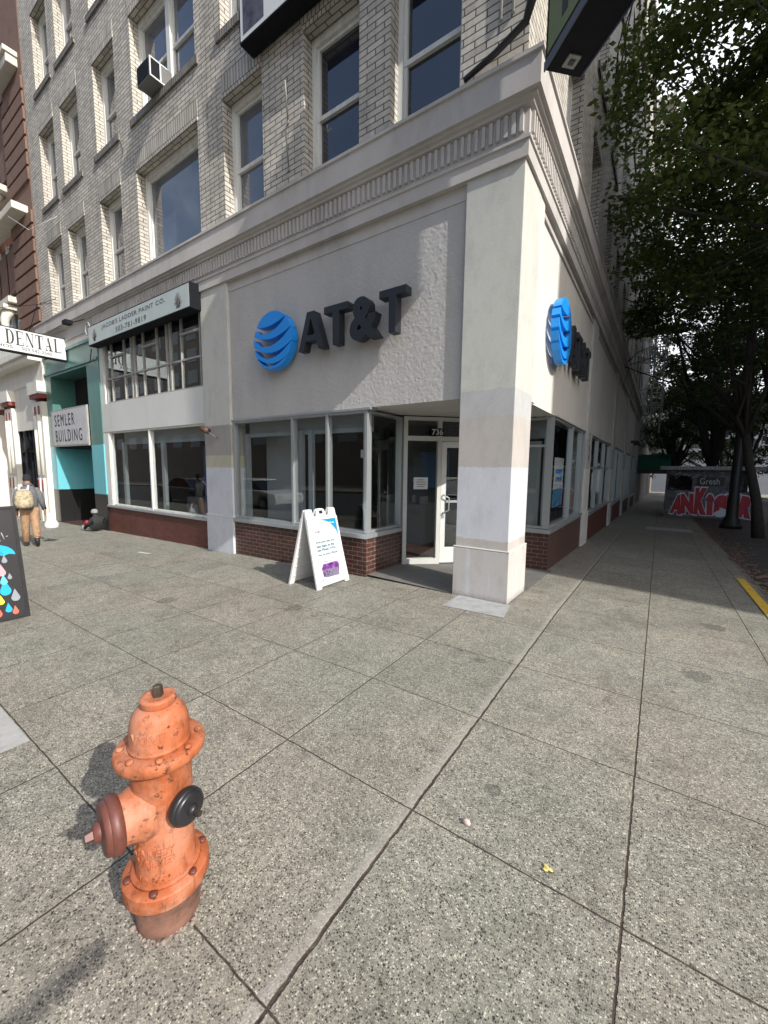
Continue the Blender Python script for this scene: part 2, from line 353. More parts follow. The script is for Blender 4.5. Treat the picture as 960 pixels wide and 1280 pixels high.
def tag(o, label=None, cat=None, group=None, kind=None):
    if label: o['label'] = label
    if cat: o['category'] = cat
    if group: o['group'] = group
    if kind: o['kind'] = kind
    return o
def thing(name, label, cat, loc=(0, 0, 0), group=None, rotz=0):
    o = bpy.data.objects.new(name, None); C.objects.link(o); o.location = loc; o.rotation_euler = (0, 0, rotz); o.empty_display_size = .2
    return tag(o, label, cat, group)
def copy_tree(o, parent=None):
    c = o.copy(); C.objects.link(c); c.parent = parent
    for ch in list(o.children): copy_tree(ch, c)
    return c
def add_text(s, string, o, u, v, w, h, extrude=.002, offset=0.0, spacing=1.0):
    """lettering fitted in the box w x h whose lower left corner is o, along u and v"""
    cu = bpy.data.curves.new('lettering', 'FONT'); cu.body = string; cu.extrude = .5; cu.offset = offset; cu.space_character = spacing
    cu.resolution_u = 4; ob = bpy.data.objects.new('lettering', cu); scn.collection.objects.link(ob)
    dg = bpy.context.evaluated_depsgraph_get(); me = bpy.data.meshes.new_from_object(ob.evaluated_get(dg))
    co = np.array([vv.co[:] for vv in me.vertices]); lo = co.min(0); hi = co.max(0)
    o, u, v = Vector(o), Vector(u).normalized(), Vector(v).normalized(); nrm = u.cross(v)
    base = len(s.v)
    for c_ in co:
        a = (c_[0]-lo[0])/(hi[0]-lo[0])*w; b = (c_[1]-lo[1])/(hi[1]-lo[1])*h; e = (c_[2]+.5)*extrude
        s.v.append(tuple(o+u*a+v*b+nrm*e))
    for p in me.polygons: s.face([base+k for k in p.vertices])
    bpy.data.objects.remove(ob); bpy.data.curves.remove(cu); bpy.data.meshes.remove(me)
    return s
def frame(o, u, v):
    """matrix: local x -> u, y -> v, z -> u x v, at o"""
    u, v = Vector(u).normalized(), Vector(v).normalized(); n_ = u.cross(v); o = Vector(o)
    return Matrix(((u.x, v.x, n_.x, o.x), (u.y, v.y, n_.y, o.y), (u.z, v.z, n_.z, o.z), (0, 0, 0, 1)))
ZUP = (0, 0, 1)

# ------------------------------------------------------------------ ground
def sheet(name, x0, x1, y0, y1, dz, mat, nx=None, ny=None, skirt=0):
    s = MB(); xs = sorted(set([x0, x1]+[v for v in (-2,) if x0 < v < x1])); ys = sorted(set([y0, y1]+[v for v in (5,) if y0 < v < y1]))
    for i in range(len(xs)-1):
        for j in range(len(ys)-1):
            q = [(xs[i], ys[j]), (xs[i+1], ys[j]), (xs[i+1], ys[j+1]), (xs[i], ys[j+1])]
            s.poly([(x, y, gz(x, y)+dz) for x, y in q])
    if skirt:
        for (a, b) in (((x0, y0), (x1, y0)), ((x1, y0), (x1, y1))):
            s.poly([(a[0], a[1], gz(*a)+dz-skirt), (b[0], b[1], gz(*b)+dz-skirt), (b[0], b[1], gz(*b)+dz), (a[0], a[1], gz(*a)+dz)])
    o = s.build(name, mat); o['kind'] = 'structure'; return o
g = MB(); g.poly([(-900, -900, -16.6), (900, -900, -.5), (900, 5, -.5), (-900, 5, -16.6)]); 
g.poly([(-900, 5, -16.6), (900, 5, -.5), (900, 900, -27.5), (-900, 900, -44)]); tag(g.build('ground', M['asphalt']), kind='structure')
sheet('sidewalk', -70, 1.17, -1.6, 110, 0, M['sidewalk'], skirt=.16)
sheet('sidewalk_edge', 1.18, 1.42, -1.6, 110, -.004, M['sidewalk'])
sheet('brick_paving', 1.42, 5.6, 1.0, 110, -.012, M['paver'], skirt=.14)
sheet('road', -300, 60, -16, -1.6, -.15, M['asphalt'])
sheet('side_road', 5.6, 13.5, -1.6, 300, -.152, M['asphalt'])
sheet('far_sidewalk', 13.5, 60, -1.6, 300, -.01, M['sidewalk'], skirt=.14)
sheet('opposite_sidewalk', -300, 60, -26, -16, -.01, M['sidewalk'])
g = MB()
for y0, y1 in ((6.2, 8.95),): g.poly([(1.19, y0, gz(1, y0)+.003), (1.30, y0, gz(1, y0)+.003), (1.30, y1, gz(1, y1)+.003), (1.19, y1, gz(1, y1)+.003)])
tag(g.build('curb_paint', M['yellow']), kind='structure')
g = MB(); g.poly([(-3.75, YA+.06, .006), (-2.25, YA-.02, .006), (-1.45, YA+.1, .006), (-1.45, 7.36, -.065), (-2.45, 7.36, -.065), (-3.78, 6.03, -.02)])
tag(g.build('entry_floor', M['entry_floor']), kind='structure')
g = MB(); g.poly([(-5.5, .05, gz(-5.5, 0)+.004), (-3.12, .05, gz(-3.12, 0)+.004), (-3.12, .685, gz(-3.12, 0)+.004), (-5.5, .685, gz(-5.5, 0)+.004)])
tag(g.build('pale_slab', M['slab_white']), kind='structure')
g = MB(); g.poly([(-2.12, 4.40, .005), (-1.36, 4.44, .005), (-1.43, YA-.03, .005), (-2.12, YA-.03, .005)])
tag(g.build('concrete_patch', M['patch']), kind='structure')
g = MB(); g.box(-.28, 16.7, gz(0, 17)-.05, 1.02, 17.5, gz(0, 17)+.012); tag(g.build('utility_cover', M['slab_white']), 'pale rectangular utility cover set in the shaded side sidewalk', 'utility cover')

# ------------------------------------------------------------------ corner building
B = thing('corner_building', 'pale grey brick corner building with painted ground floor shops', 'building', (XB, YA, 0))
def wall(name, axis, plane, u0, u1, z0, z1, holes, mat, depth=.16, parent=B, sign=1):
    """front faces round the holes plus reveals; axis 'A': plane y (faces -y), axis 'B': plane x (faces +x)"""
    s = MB()
    us = sorted(set([u0, u1]+[h[0] for h in holes]+[h[1] for h in holes])); zs = sorted(set([z0, z1]+[h[2] for h in holes]+[h[3] for h in holes]))
    us = [u for u in us if u0 <= u <= u1]; zs = [z for z in zs if z0 <= z <= z1]
    P = (lambda u, z, d=0: (u, plane+d, z)) if axis == 'A' else (lambda u, z, d=0: (plane-d, u, z))
    for i in range(len(us)-1):
        for j in range(len(zs)-1):
            cu, cz = (us[i]+us[i+1])/2, (zs[j]+zs[j+1])/2
            if any(h[0] < cu < h[1] and h[2] < cz < h[3] for h in holes): continue
            s.poly([P(us[i], zs[j]), P(us[i+1], zs[j]), P(us[i+1], zs[j+1]), P(us[i], zs[j+1])])
    for h in holes:
        a, b, c_, d_ = h[:4]
        s.poly([P(a, c_), P(a, d_), P(a, d_, depth), P(a, c_, depth)]); s.poly([P(b, d_), P(b, c_), P(b, c_, depth), P(b, d_, depth)])
        s.poly([P(a, d_), P(b, d_), P(b, d_, depth), P(a, d_, depth)]); s.poly([P(b, c_), P(a, c_), P(a, c_, depth), P(b, c_, depth)])
    return s.build(name, mat, parent)
def bxA(s, u0, u1, z0, z1, d0, d1, plane=YA): return s.box(u0, plane+d0, z0, u1, plane+d1, z1)
def bxB(s, u0, u1, z0, z1, d0, d1, plane=XB): return s.box(plane-d1, u0, z0, plane-d0, u1, z1)
PA = YA+.04; PB = XB-.04     # upper brick planes
cols = [(-16.04, -14.92), (-14.39, -13.25), (-12.26, -11.13), (-10.34, -7.88), (-7.07, -5.98), (-5.0, -3.91), (-3.38, -2.35)]
rows = [(6.22, 8.33), (9.40, 11.46), (12.55, 14.62), (15.7, 17.7)]
holesA = [(a, b, r[0], r[1]) for r in rows for a, b in cols]
colsB = [(6.95, 8.15), (9.35, 10.55), (11.9, 13.1), (14.4, 15.6), (17.0, 18.2), (19.6, 20.8), (22.3, 23.5), (25.0, 26.2), (27.8, 29.0), (30.6, 31.8), (33.4, 34.6)]
holesB = [(a, b, r[0], r[1]) for r in rows for a, b in colsB]
BEND = 36.0; TOP = 19.0; LEFT = -17.02
wall('brick_wall', 'A', PA, LEFT, PB, 6.0, TOP, holesA, M['brick_grey'], .30)
wall('brick_wall', 'B', PB, PA, BEND, 6.0, TOP, holesB, M['brick_grey'], .30)
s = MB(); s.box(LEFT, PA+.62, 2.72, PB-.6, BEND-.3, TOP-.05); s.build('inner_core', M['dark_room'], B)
s = MB(); s.box(LEFT, PA-.12, TOP, PB+.14, BEND, TOP+.5); s.build('roof_parapet', M['cornice'], B)

def sash(fn, plane_d, a, b, z0, z1, glassmat, parts, wood=M['white_paint'], sill=True, single=False, plane=None, double=False):
    kw = dict(plane=plane)
    s = MB(); fw = .075; d0 = .19
    fn(s, a, a+fw, z0, z1, d0, d0+.1, **kw); fn(s, b-fw, b, z0, z1, d0, d0+.1, **kw); fn(s, a+fw, b-fw, z1-.11, z1, d0, d0+.1, **kw); fn(s, a+fw, b-fw, z0, z0+.07, d0, d0+.1, **kw)
    mids = [(a+fw, b-fw)]
    if double:
        m = (a+b)/2; fn(s, m-.07, m+.07, z0+.07, z1-.11, d0-.01, d0+.1, **kw); mids = [(a+fw, m-.07), (m+.07, b-fw)]
    for l, r in mids:
        zm = (z0+z1)/2-.08
        if not single: fn(s, l, r, zm-.035, zm+.03, d0+.035, d0+.1, **kw)
        fn(s, l, l+.045, z0+.07, z1-.11, d0+.045, d0+.1, **kw); fn(s, r-.045, r, z0+.07, z1-.11, d0+.045, d0+.1, **kw)
        fn(s, l+.045, r-.045, z1-.16, z1-.11, d0+.045, d0+.1, **kw)
    f = s.build('window', wood, parts)
    g_ = MB(); fn(g_, a+fw, b-fw, z0+.07, z1-.11, d0+.085, d0+.12, **kw); g_.build('pane', glassmat, f)
    if sill:
        q = MB(); fn(q, a-.10, b+.10, z0-.14, z0-.004, -.045, .12, **kw); q.build('sill', M['brick_sill'], f)
    return f
for ri, r in enumerate(rows):
    for ci, (a, b) in enumerate(cols):
        wide = ci == 3
        gm = M['upper_glass'] if ci >= 5 else M['upper_glass_grey']
        sash(bxA, 0, a, b, r[0], r[1], gm, B, sill=ri > 0, single=(wide and ri == 0), plane=PA, double=(wide and ri > 0))
        q = MB(); bxA(q, a-.02, b+.02, r[1]+.003, r[1]+.36, -.012, .05, plane=PA)
        q.build('lintel', M['brick_soldier'], B)
    for ci, (a, b) in enumerate(colsB):
        sash(bxB, 0, a, b, r[0], r[1], M['upper_glass'], B, sill=ri > 0, plane=PB)
# cornice swept round the corner
prof = [(-.12, 5.172), (.0, 5.17), (.035, 5.17), (.035, 5.335), (.055, 5.345), (.055, 5.375), (.03, 5.39), (.03, 5.66), (.075, 5.675), (.085, 5.70), (.12, 5.715), (.125, 5.74), (.165, 5.75), (.165, 6.05), (.19, 6.06), (.19, 6.10), (.02, 6.20), (-.3, 6.2)]
s = MB()
for k in range(len(prof)-1):
    (p0, z0), (p1, z1) = prof[k], prof[k+1]
    L0, L1 = (LEFT, YA-p0, z0), (LEFT, YA-p1, z1); K0, K1 = (XB+p0, YA-p0, z0), (XB+p1, YA-p1, z1); E0, E1 = (XB+p0, BEND, z0), (XB+p1, BEND, z1)
    s.poly([L0, K0, K1, L1]); s.poly([K0, E0, E1, K1])
s.poly([(LEFT, YA-p, z) for p, z in prof]); s.build('cornice', M['cornice'], B)
s = MB(); k = 0
x = XB-.03
while x > -12.95:
    s.box(x-.040, YA-.066, 5.43, x, YA-.029, 5.65); x -= .088
y = YA+.03
while y < 26:
    s.box(XB+.029, y, 5.43, XB+.066, y+.040, 5.65); y += .088
s.build('fluted_band', M['cornice'], B)
# corner pillar
s = MB(); s.box(-2.205, YA, .66, XB, 5.68, 5.175); s.build('pillar', M['pillar'], B, bevel=.008)
s = MB(); s.box(-2.225, YA-.022, -.4, XB+.022, 5.70, .655); s.build('pillar_base', M['pillar_base'], B, bevel=.008)
s = MB(); s.box(-2.232, YA-.025, .657, XB+.025, 5.705, .672); s.build('pillar_ledge', M['cream'], B, bevel=.006)
# second pilaster
s = MB(); s.box(-7.96, YA, .66, -7.07, YA+.35, 5.175); s.build('pilaster', M['pilaster'], B, bevel=.006)
s = MB(); s.box(-7.965, YA-.02, -.4, -7.062, YA+.3, .655); s.build('pilaster_base', M['pilaster'], B, bevel=.006)
s = MB(); s.box(-7.97, YA-.026, .657, -7.055, YA+.3, .68); s.build('pilaster_ledge', M['white'], B)
# stucco panel with the sign
s = MB(); s.box(-7.07, YA+.055, 2.60, -2.205, YA+.35, 5.19); s.build('stucco_panel', M['stucco_panel'], B)
s = MB(); s.box(-7.07, YA+.02, 2.565, -3.66, YA+.2, 2.598); s.build('window_head', M['metal'], B)
s = MB(); s.box(-7.07, YA+.045, 5.0, -2.205, YA+.06, 5.18); s.build('panel_border', M['cornice'], B)
# side wall
s = MB(); s.box(XB-.35, 5.68, 2.60, XB-.004, 5.87, 5.19); s.build('side_strip', M['stucco_b'], B)
pilB = [(10.75, 11.55), (16.8, 17.7), (22.6, 23.5), (28.4, 29.3), (34.6, BEND)]
pans = [(5.87, 10.75), (11.55, 16.8), (17.7, 22.6), (23.5, 28.4), (29.3, 34.6)]
for a, b in pans:
    s = MB(); s.box(XB-.35, a, 2.60, XB-.05, b, 5.19); s.build('stucco_panel', M['stucco_b'], B)
for a, b in pilB:
    s = MB(); s.box(XB-.4, a, -1.6, XB, b, 5.175); s.build('pilaster', M['pilaster_b'], B, bevel=.006)
    s = MB(); s.box(XB-.35, a-.01, -1.6, XB+.022, b+.01, gz(0, a)+.8); s.build('pilaster_base', M['pilaster_b'], B, bevel=.006)
s = MB()
for a, b in pans: s.box(XB-.05, a+.02, 5.04, XB-.02, b-.02, 5.10)
s.build('panel_border', M['cornice'], B)
# soffit / shop ceilings
s = MB(); s.poly([(-3.9, YA+.06, 2.599), (XB-.06, YA+.06, 2.599), (XB-.06, 7.32, 2.599), (-2.42, 7.32, 2.599), (-3.9, 5.84, 2.599)][::-1])
s.build('soffit', M['soffit'], B)
s = MB(); s.box(-7.95, YA+.3, 2.605, XB-.3, 11.0, 2.615); s.build('interior_ceiling', M['dark_room'], B)
s = MB(); s.box(-3.0, 8.6, -.2, XB-.6, 8.65, 2.6, mat=Matrix.Identity(4)); s.box(-5.0, 9.2, -.2, -3.0, 9.25, 2.6); s.box(-3.02, 8.6, -.2, -2.98, 9.2, 2.6); s.build('blocking_partition', M['dark_room'], B)  # partition added to block light and bright views behind the door glass
# --- front shop window (A)
def keep_front(g_, fn):
    """a pane is one sheet: keep only the street-side face of the thin box"""
    best = max(range(6), key=lambda k: (np.linalg.norm(np.cross(np.subtract(g_.v[4*k+1], g_.v[4*k]), np.subtract(g_.v[4*k+2], g_.v[4*k+1]))) > .02, g_.v[4*k][0] if abs(g_.v[4*k][0]-g_.v[4*k+2][0]) < 1e-4 else -g_.v[4*k][1] if abs(g_.v[4*k][1]-g_.v[4*k+2][1]) < 1e-4 else -999))
    return g_.v[4*best:4*best+4], [(0, 1, 2, 3)], [None], [False]
def shop_window(fn, us, z0, z1, plane, d=.07, glass=M['glass'], rails=(), mw=.045, depth=.09, parent=B, metal=M['metal']):
    s = MB()
    for i, u in enumerate(us): fn(s, u-mw/2, u+mw/2, z0, z1, d-.03, d+depth, plane=plane)
    for i in range(len(us)-1):
        a, b = us[i]+mw/2, us[i+1]-mw/2
        fn(s, a, b, z0, z0+.04, d-.02, d+depth, plane=plane); fn(s, a, b, z1-.04, z1, d-.02, d+depth, plane=plane)
        for rz in rails: fn(s, a, b, rz-.02, rz+.02, d-.015, d+.03, plane=plane)
    f = s.build('shop_window', metal, parent)
    g_ = MB(); fn(g_, us[0], us[-1], z0+.02, z1-.02, d+.02, d+.024, plane=plane); g_.v, g_.f, g_.uv, g_.sm = keep_front(g_, fn); g_.build('pane', glass, f)
    return f
shop_window(bxA, [-7.04, -5.38, -4.56, -3.755], .66, 2.565, YA)
# grey pelmet boxes and side boards behind the glass
s = MB()
for a, b in ((-6.95, -3.85),):
    bxA(s, a, b, 2.27, 2.34, .30, .38); bxA(s, a, b, 2.34, 2.56, .36, .38)
for a in (-6.98, -5.45, -5.2+0, -3.95): bxA(s, a, a+.09, .66, 2.34, .26, .34)
s.build('window_lining', M['room_wall'], B)
s = MB(); bxA(s, -7.065, -3.73, -.4, .58, .03, .25); s.build('plinth', M['brick_red'], B)
s = MB(); bxA(s, -7.065, -3.70, .582, .655, -.01, .28); s.build('sill', M['metal'], B, bevel=.004)
# return wall beside the entrance
s = MB(); s.box(-3.95, YA+.252, -.4, -3.732, 6.03, .58); s.build('plinth', M['brick_red'], B)
s = MB(); s.box(-3.98, YA+.282, .583, -3.70, 6.03, .654); s.build('sill', M['metal'], B)
fr = shop_window(lambda s, u0, u1, z0, z1, d0, d1, plane: s.box(plane-d1, u0, z0, plane-d0, u1, z1), [YA+.14, 6.01], .66, 2.565, -3.70, rails=())
# diagonal entrance
P0 = Vector((-3.73, 6.03, 0)); DU = Vector((1, 1, 0)).normalized(); DM = frame(P0, DU, ZUP)      # local z points to the street
def dbox(s, u0, u1, z0, z1, d0, d1): return s.box(u0, z0, d0, u1, z1, d1, mat=DM)
s = MB(); dbox(s, .0, .07, -.1, 2.58, -.06, .04); dbox(s, .62, .69, -.1, 2.58, -.06, .04); dbox(s, 1.72, 1.80, -.1, 2.58, -.06, .04)
dbox(s, .07, .62, 2.17, 2.25, -.06, .04); dbox(s, .69, 1.72, 2.17, 2.25, -.06, .04); dbox(s, .07, .62, -.1, .07, -.06, .04)
dbox(s, .07, .62, 2.52, 2.58, -.06, .04); dbox(s, .69, 1.72, 2.52, 2.58, -.06, .04)
ef = s.build('entrance_frame', M['cream'], B)
s = MB(); dbox(s, .07, .62, .07, 2.17, -.02, -.016); dbox(s, .07, .62, 2.25, 2.52, -.02, -.016); dbox(s, .69, 1.72, 2.25, 2.52, -.02, -.016); s.build('pane', M['glass'], ef)
s = MB(); dbox(s, .70, .79, -.02, 2.16, -.045, .02); dbox(s, 1.62, 1.71, -.02, 2.16, -.045, .02); dbox(s, .79, 1.62, 2.06, 2.16, -.045, .02); dbox(s, .79, 1.62, -.02, .26, -.045, .02)
dr = s.build('door', M['white'], B, bevel=.004)
s = MB(); dbox(s, .79, 1.62, .26, 2.06, -.012, -.008); s.build('pane', M['glass'], dr)
s = MB(); pts = [DM @ Vector(p) for p in ((.745, 1.22, .02), (.745, 1.22, .07), (.75, 1.21, .085), (.83, 1.17, .09), (.83, .95, .09), (.75, .91, .085), (.745, .90, .07), (.745, .90, .02))]
s.tube(pts, .011, 8); dbox(s, .72, .77, .80, .86, .02, .03); s.build('handle', M['metal'], dr)
s = MB(); dbox(s, .79, 1.62, 1.08, 1.12, -.006, .02); s.build('push_bar', M['metal'], dr)
s = MB(); add_text(s, '736', DM @ Vector((.50, 2.275, .048)), DU, ZUP, .20, .10, .004, .01); s.build('street_number', M['white'], ef)
s = MB(); dbox(s, .485, .715, 2.26, 2.39, .041, .047); s.build('number_plate', M['near_black'], ef)
# side entrance return and side shop window
s = MB(); s.box(-2.45, 7.30, -.5, XB-.03, 7.52, .58); s.box(XB-.25, 7.52, -.6, XB-.03, 10.75, .58); s.build('plinth', M['brick_red'], B)
s = MB(); s.box(-2.45, 7.26, .583, XB-.0, 7.52, .654); s.box(XB-.26, 7.522, .583, XB-.0, 10.75, .654); s.build('sill', M['metal'], B)
shop_window(bxB, [7.34, 9.15, 10.3, 10.72], .66, 2.585, XB)
shop_window(bxA, [-2.42, -1.62], .66, 2.585, 7.28, rails=(2.1,))
s = MB(); s.box(-1.75, 7.6, .66, -1.70, 7.85, 2.3); s.box(-2.45, 7.75, 2.25, -1.7, 7.85, 2.6); s.box(-2.05, 7.6, .66, -1.8, 7.66, 2.2); s.build('window_lining', M['room_wall'], B)
for i, (a, b) in enumerate(pans[1:]):
    zb = gz(0, a)+.75
    s = MB(); s.box(XB-.25, a, -1.6, XB-.03, b, zb-.08); s.build('plinth', M['brick_red2'], B)
    s = MB(); s.box(XB-.26, a, zb-.077, XB, b, zb-.004); s.build('sill', M['metal'], B)
    shop_window(bxB, [a+.03, a+1.7, a+3.4, b-.25], zb, 2.585, XB, rails=(1.75,) if i == 0 else ())
s = MB(); s.box(XB-.2, 7.3, 2.586, XB-.02, BEND-.1, 2.6); s.build('window_head', M['metal'], B)
s = MB()
for y_, z_ in ((11.1, 2.5),): add_text(s, '7', (XB+.003, y_-.03, z_-.12), (0, 1, 0), ZUP, .12, .2, .004, .02)
add_text(s, '1', (XB+.003, 11.1, 2.14), (0, 1, 0), ZUP, .06, .16, .004, .02); add_text(s, '1', (XB+.003, 11.1, 1.92), (0, 1, 0), ZUP, .06, .16, .004, .0)
s.build('street_number', M['text_black'], B)
# --- paint shop bay
s = MB(); bxA(s, -12.9, -7.96, 2.585, 3.34, .02, .3); s.build('white_spandrel', M['white_band'], B)
s = MB(); bxA(s, -12.9, -7.96, 5.0, 5.19, .05, .3); s.build('bay_head', M['cornice'], B)
s = MB(); bxA(s, -12.9, -7.965, -.5, .5, .04, .25); s.build('plinth', M['brick_red2'], B)
s = MB(); bxA(s, -12.9, -7.965, .503, .56, -.005, .28); s.build('sill', M['metal'], B)
s = MB()
bxA(s, -12.9, -12.62, .56, 2.583, .03, .15); bxA(s, -12.9, -12.66, 3.343, 5.0, .03, .15); s.build('white_post', M['white_paint'], B)
shop_window(bxA, [-12.6, -10.42, -8.0], .565, 2.583, YA, metal=M['white_paint'])
s = MB()
for a, b in ((-12.4, -8.05),): bxA(s, a, b, 2.25, 2.32, .3, .36); bxA(s, a, b, 2.32, 2.57, .34, .36)
for a in (-12.4, -10.3): bxA(s, a, a+.12, .56, 2.3, .26, .34)
s.build('window_lining', M['room_wall'], B)
# steel grid upper window
s = MB(); W0, W1, Z0, Z1 = -12.6, -7.99, 3.345, 5.0
n = 11; us = [W0+(W1-W0)*i/n for i in range(n+1)]
us = [W0, -12.25, -11.55, -11.1, -10.98, -10.6, -9.95, -9.85, -9.3, -8.75, -8.1, W1]
us = [-12.6, -12.28, -11.55, -11.15, -11.0, -10.55, -9.9, -9.45, -9.3, -8.85, -8.12, -7.99]
for i, u in enumerate(us):
    wdt = .045 if i in (0, 3, 4, 7, 8, 11) else .022
    bxA(s, u-wdt/2, u+wdt/2, Z0, Z1, .06, .12)
for z in (Z0+.02, 3.98, 4.99):
    bxA(s, W0, W1, z-.018, z+.018, .065, .115)
for i in (1, 5, 9): bxA(s, us[i], us[i+1], 4.5, 4.54, .05, .11)
f = s.build('grid_window', M['fire_iron'], B)
s = MB(); bxA(s, W0, W1, Z0, Z1, .09, .094); s.build('pane', M['glass'], f)
# --- teal office entrance
TX0, TX1, OX0, OX1 = LEFT, -12.9, -16.55, -13.7
s = MB()
s.box(TX0, YA, -.8, OX0, YA+.4, 5.18); s.box(OX1, YA, -.8, TX1, YA+.4, 5.18); s.box(OX0, YA+.001, 4.48, OX1, YA+.4, 5.18)
s.box(TX0, YA-.04, 4.55, TX1, YA-.001, 4.62); s.box(TX0, YA-.05, 5.08, TX1, YA-.001, 5.16)
s.build('entrance_surround', M['teal'], B)
s = MB(); s.box(OX0-.1, YA+.401, -.8, OX0, YA+3.6, 4.6); s.box(OX1, YA+.401, -.8, OX1+.1, YA+3.6, 4.6); s.box(OX0-.1, YA+3.6, -.8, OX1+.1, YA+3.7, 4.6); s.box(OX0, YA+.4, 4.5, OX1, YA+3.6, 4.6)
s.build('entrance_lobby', M['teal'], B)
s = MB(); s.box(OX0, YA+.1, 2.2, OX1, YA+3.5, 2.3); s.build('lobby_ceiling', M['near_black'], B)
s = MB(); s.poly([(OX0, YA, gz(OX0, YA)+.01), (OX1, YA, gz(OX1, YA)+.01), (OX1, YA+3.6, gz(OX1, YA)+.06), (OX0, YA+3.6, gz(OX0, YA)+.06)]); s.build('lobby_floor', M['room_floor'], B)
# --- shop interiors
s = MB()
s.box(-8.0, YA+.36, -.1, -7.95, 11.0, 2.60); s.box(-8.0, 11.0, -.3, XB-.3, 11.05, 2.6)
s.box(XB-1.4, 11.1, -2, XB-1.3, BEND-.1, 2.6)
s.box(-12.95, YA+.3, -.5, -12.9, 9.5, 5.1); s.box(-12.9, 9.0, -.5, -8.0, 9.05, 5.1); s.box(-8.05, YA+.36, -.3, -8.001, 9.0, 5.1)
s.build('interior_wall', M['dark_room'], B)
s = MB(); s.poly([(-8, YA+.25, .03), (-3.95, YA+.25, .03), (-3.95, 6.1, .03), (-2.5, 7.5, .03), (XB-.25, 7.5, .03), (XB-.25, 11, .03), (-8, 11, .03)])
s.poly([(-12.9, YA+.25, -.1), (-8, YA+.25, -.1), (-8, 9, -.1), (-12.9, 9, -.1)])
for a, b in pans[1:]: s.poly([(XB-1.3, a, gz(0, a)), (XB-.25, a, gz(0, a)), (XB-.25, b, gz(0, a)), (XB-1.3, b, gz(0, a))])
s.build('interior_floor', M['room_floor'], B)
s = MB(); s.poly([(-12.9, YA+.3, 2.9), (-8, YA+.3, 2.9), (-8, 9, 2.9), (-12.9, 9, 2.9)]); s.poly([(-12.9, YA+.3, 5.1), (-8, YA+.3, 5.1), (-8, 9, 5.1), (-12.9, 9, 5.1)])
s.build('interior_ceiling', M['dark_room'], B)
s = MB(); s.box(-7.0, 5.75, .03, -6.02, 5.80, 2.34); s.build('display_partition', M['room_white'], B)
s = MB(); s.box(-6.9, YA+.25, .45, -3.97, 5.7, .60); s.box(-12.5, YA+.27, .35, -8.1, 5.6, .5); s.build('display_shelf', M['room_floor'], B)
s = MB(); s.box(-10.1, 6.2, 0, -9.5, 6.25, 2.2); s.build('blue_partition', plain('blue_interior_panel', (.01, .04, .22), .6), B)
M['counter'] = plain('grey_counter', (.16, .16, .17), .6)
s = MB(); s.box(-5.3, 7.6, 0, -4.2, 8.3, .9); s.box(-9.2, 7.0, -.1, -8.3, 7.5, .85); s.box(-11.7, 6.6, -.1, -10.9, 7.2, .75); s.build('shop_counter', M['counter'], B)

rs = random.Random(4)
M['screen'] = plain('dark_gloss_screen', (.02, .02, .025), .15); M['poster_blue'] = plain('blue_poster', (.03, .16, .38), .5)
s = MB(); s.box(-5.1, 9.1, 1.2, -4.3, 9.12, 2.1); s.build('wall_poster', M['poster_blue'], B); s = MB(); s.box(-6.0+.2, 9.9, 1.3, -5.2, 9.92, 2.0); s.build('wall_poster', M['room_wall'], B)
for k in range(7):
    x_ = -5.25+k*.15; s = MB(); s.box(x_, 7.7+rs.random()*.3, .9, x_+.09, 7.98, 1.05+rs.random()*.12); s.build('display_phone', M['screen'] if k % 2 else M['room_white'], B)
for k in range(4):
    x_ = -11.6+k*.8; s = MB(); s.box(x_, 7.8, -.1, x_+.5, 8.2, 1.0+rs.random()*.7); s.build('stacked_stock', (M['room_wall'], M['counter'], M['poster_blue'], M['room_white'])[k], B)

# ------------------------------------------------------------------ parked car across the sidewalk, mirrored in the shop glass
def car(x_, y_, paint, label):
    z = -.15+gz(x_, 0); t = thing('parked_car', label, 'car', (x_, y_, z), 'cars parked along the front kerb')
    def section(prof, y0, y1, name, mat, bev):
        s = MB(); s.prism(prof, y1-y0, frame((0, y1, 0), (1, 0, 0), ZUP)); return s.build(name, mat, t, local=True, bevel=bev)
    body = [(-2.2, .32), (-1.75, .30), (-1.68, .55), (-1.45, .70), (-1.15, .70), (-.92, .55), (-.85, .26), (.88, .26), (.95, .55), (1.18, .70), (1.48, .70), (1.70, .55), (1.78, .30), (2.2, .34), (2.24, .62), (2.15, .84), (1.2, .96), (-1.75, 1.0), (-2.2, .92), (-2.26, .6)]
    section(body, -.88, .88, 'body', paint, .06)
    section([(-1.75, .99), (1.2, .95), (.45, 1.42), (-.9, 1.46)], -.74, .74, 'cabin', M['upper_glass'], .05)
    section([(-.92, 1.44), (.46, 1.40), (.40, 1.46), (-.3, 1.50), (-.85, 1.49)], -.72, .72, 'roof', paint, .02)
    for wx in (-1.3, 1.33):
        for wy in (-.80, .80):
            s = MB(); s.lathe([(.16, -.11), (.30, -.11), (.33, -.08), (.33, .08), (.30, .11), (.16, .11)], 24, Matrix.Translation((wx, wy, .33)) @ Matrix.Rotation(PI/2, 4, 'X')); w_ = s.build('wheel', M['black'], t, local=True)
            s = MB(); s.lathe([(.20, -.115), (.20, .115)], 16, Matrix.Translation((wx, wy, .33)) @ Matrix.Rotation(PI/2, 4, 'X')); s.build('rim', M['metal'], w_, local=True)
    for wy in (-.62, .62):
        s = MB(); s.box(2.13, wy-.18, .62, 2.24, wy+.18, .76); s.build('headlight', M['white'], t, local=True)
        s = MB(); s.box(-2.26, wy-.16, .68, -2.17, wy+.16, .84); s.build('tail_light', M['red_trim0'], t, local=True)
M['red_trim0'] = plain('red_lens', (.35, .02, .02), .2)
car(-16.6, -3.1, plain('white_car_paint', (.75, .76, .77), .25), 'white parked car mirrored in the paint shop window, its nose to the right')
car(-22.6, -3.1, plain('grey_car_paint', (.12, .13, .14), .25), 'grey parked car mirrored faintly at the left of the paint shop window')

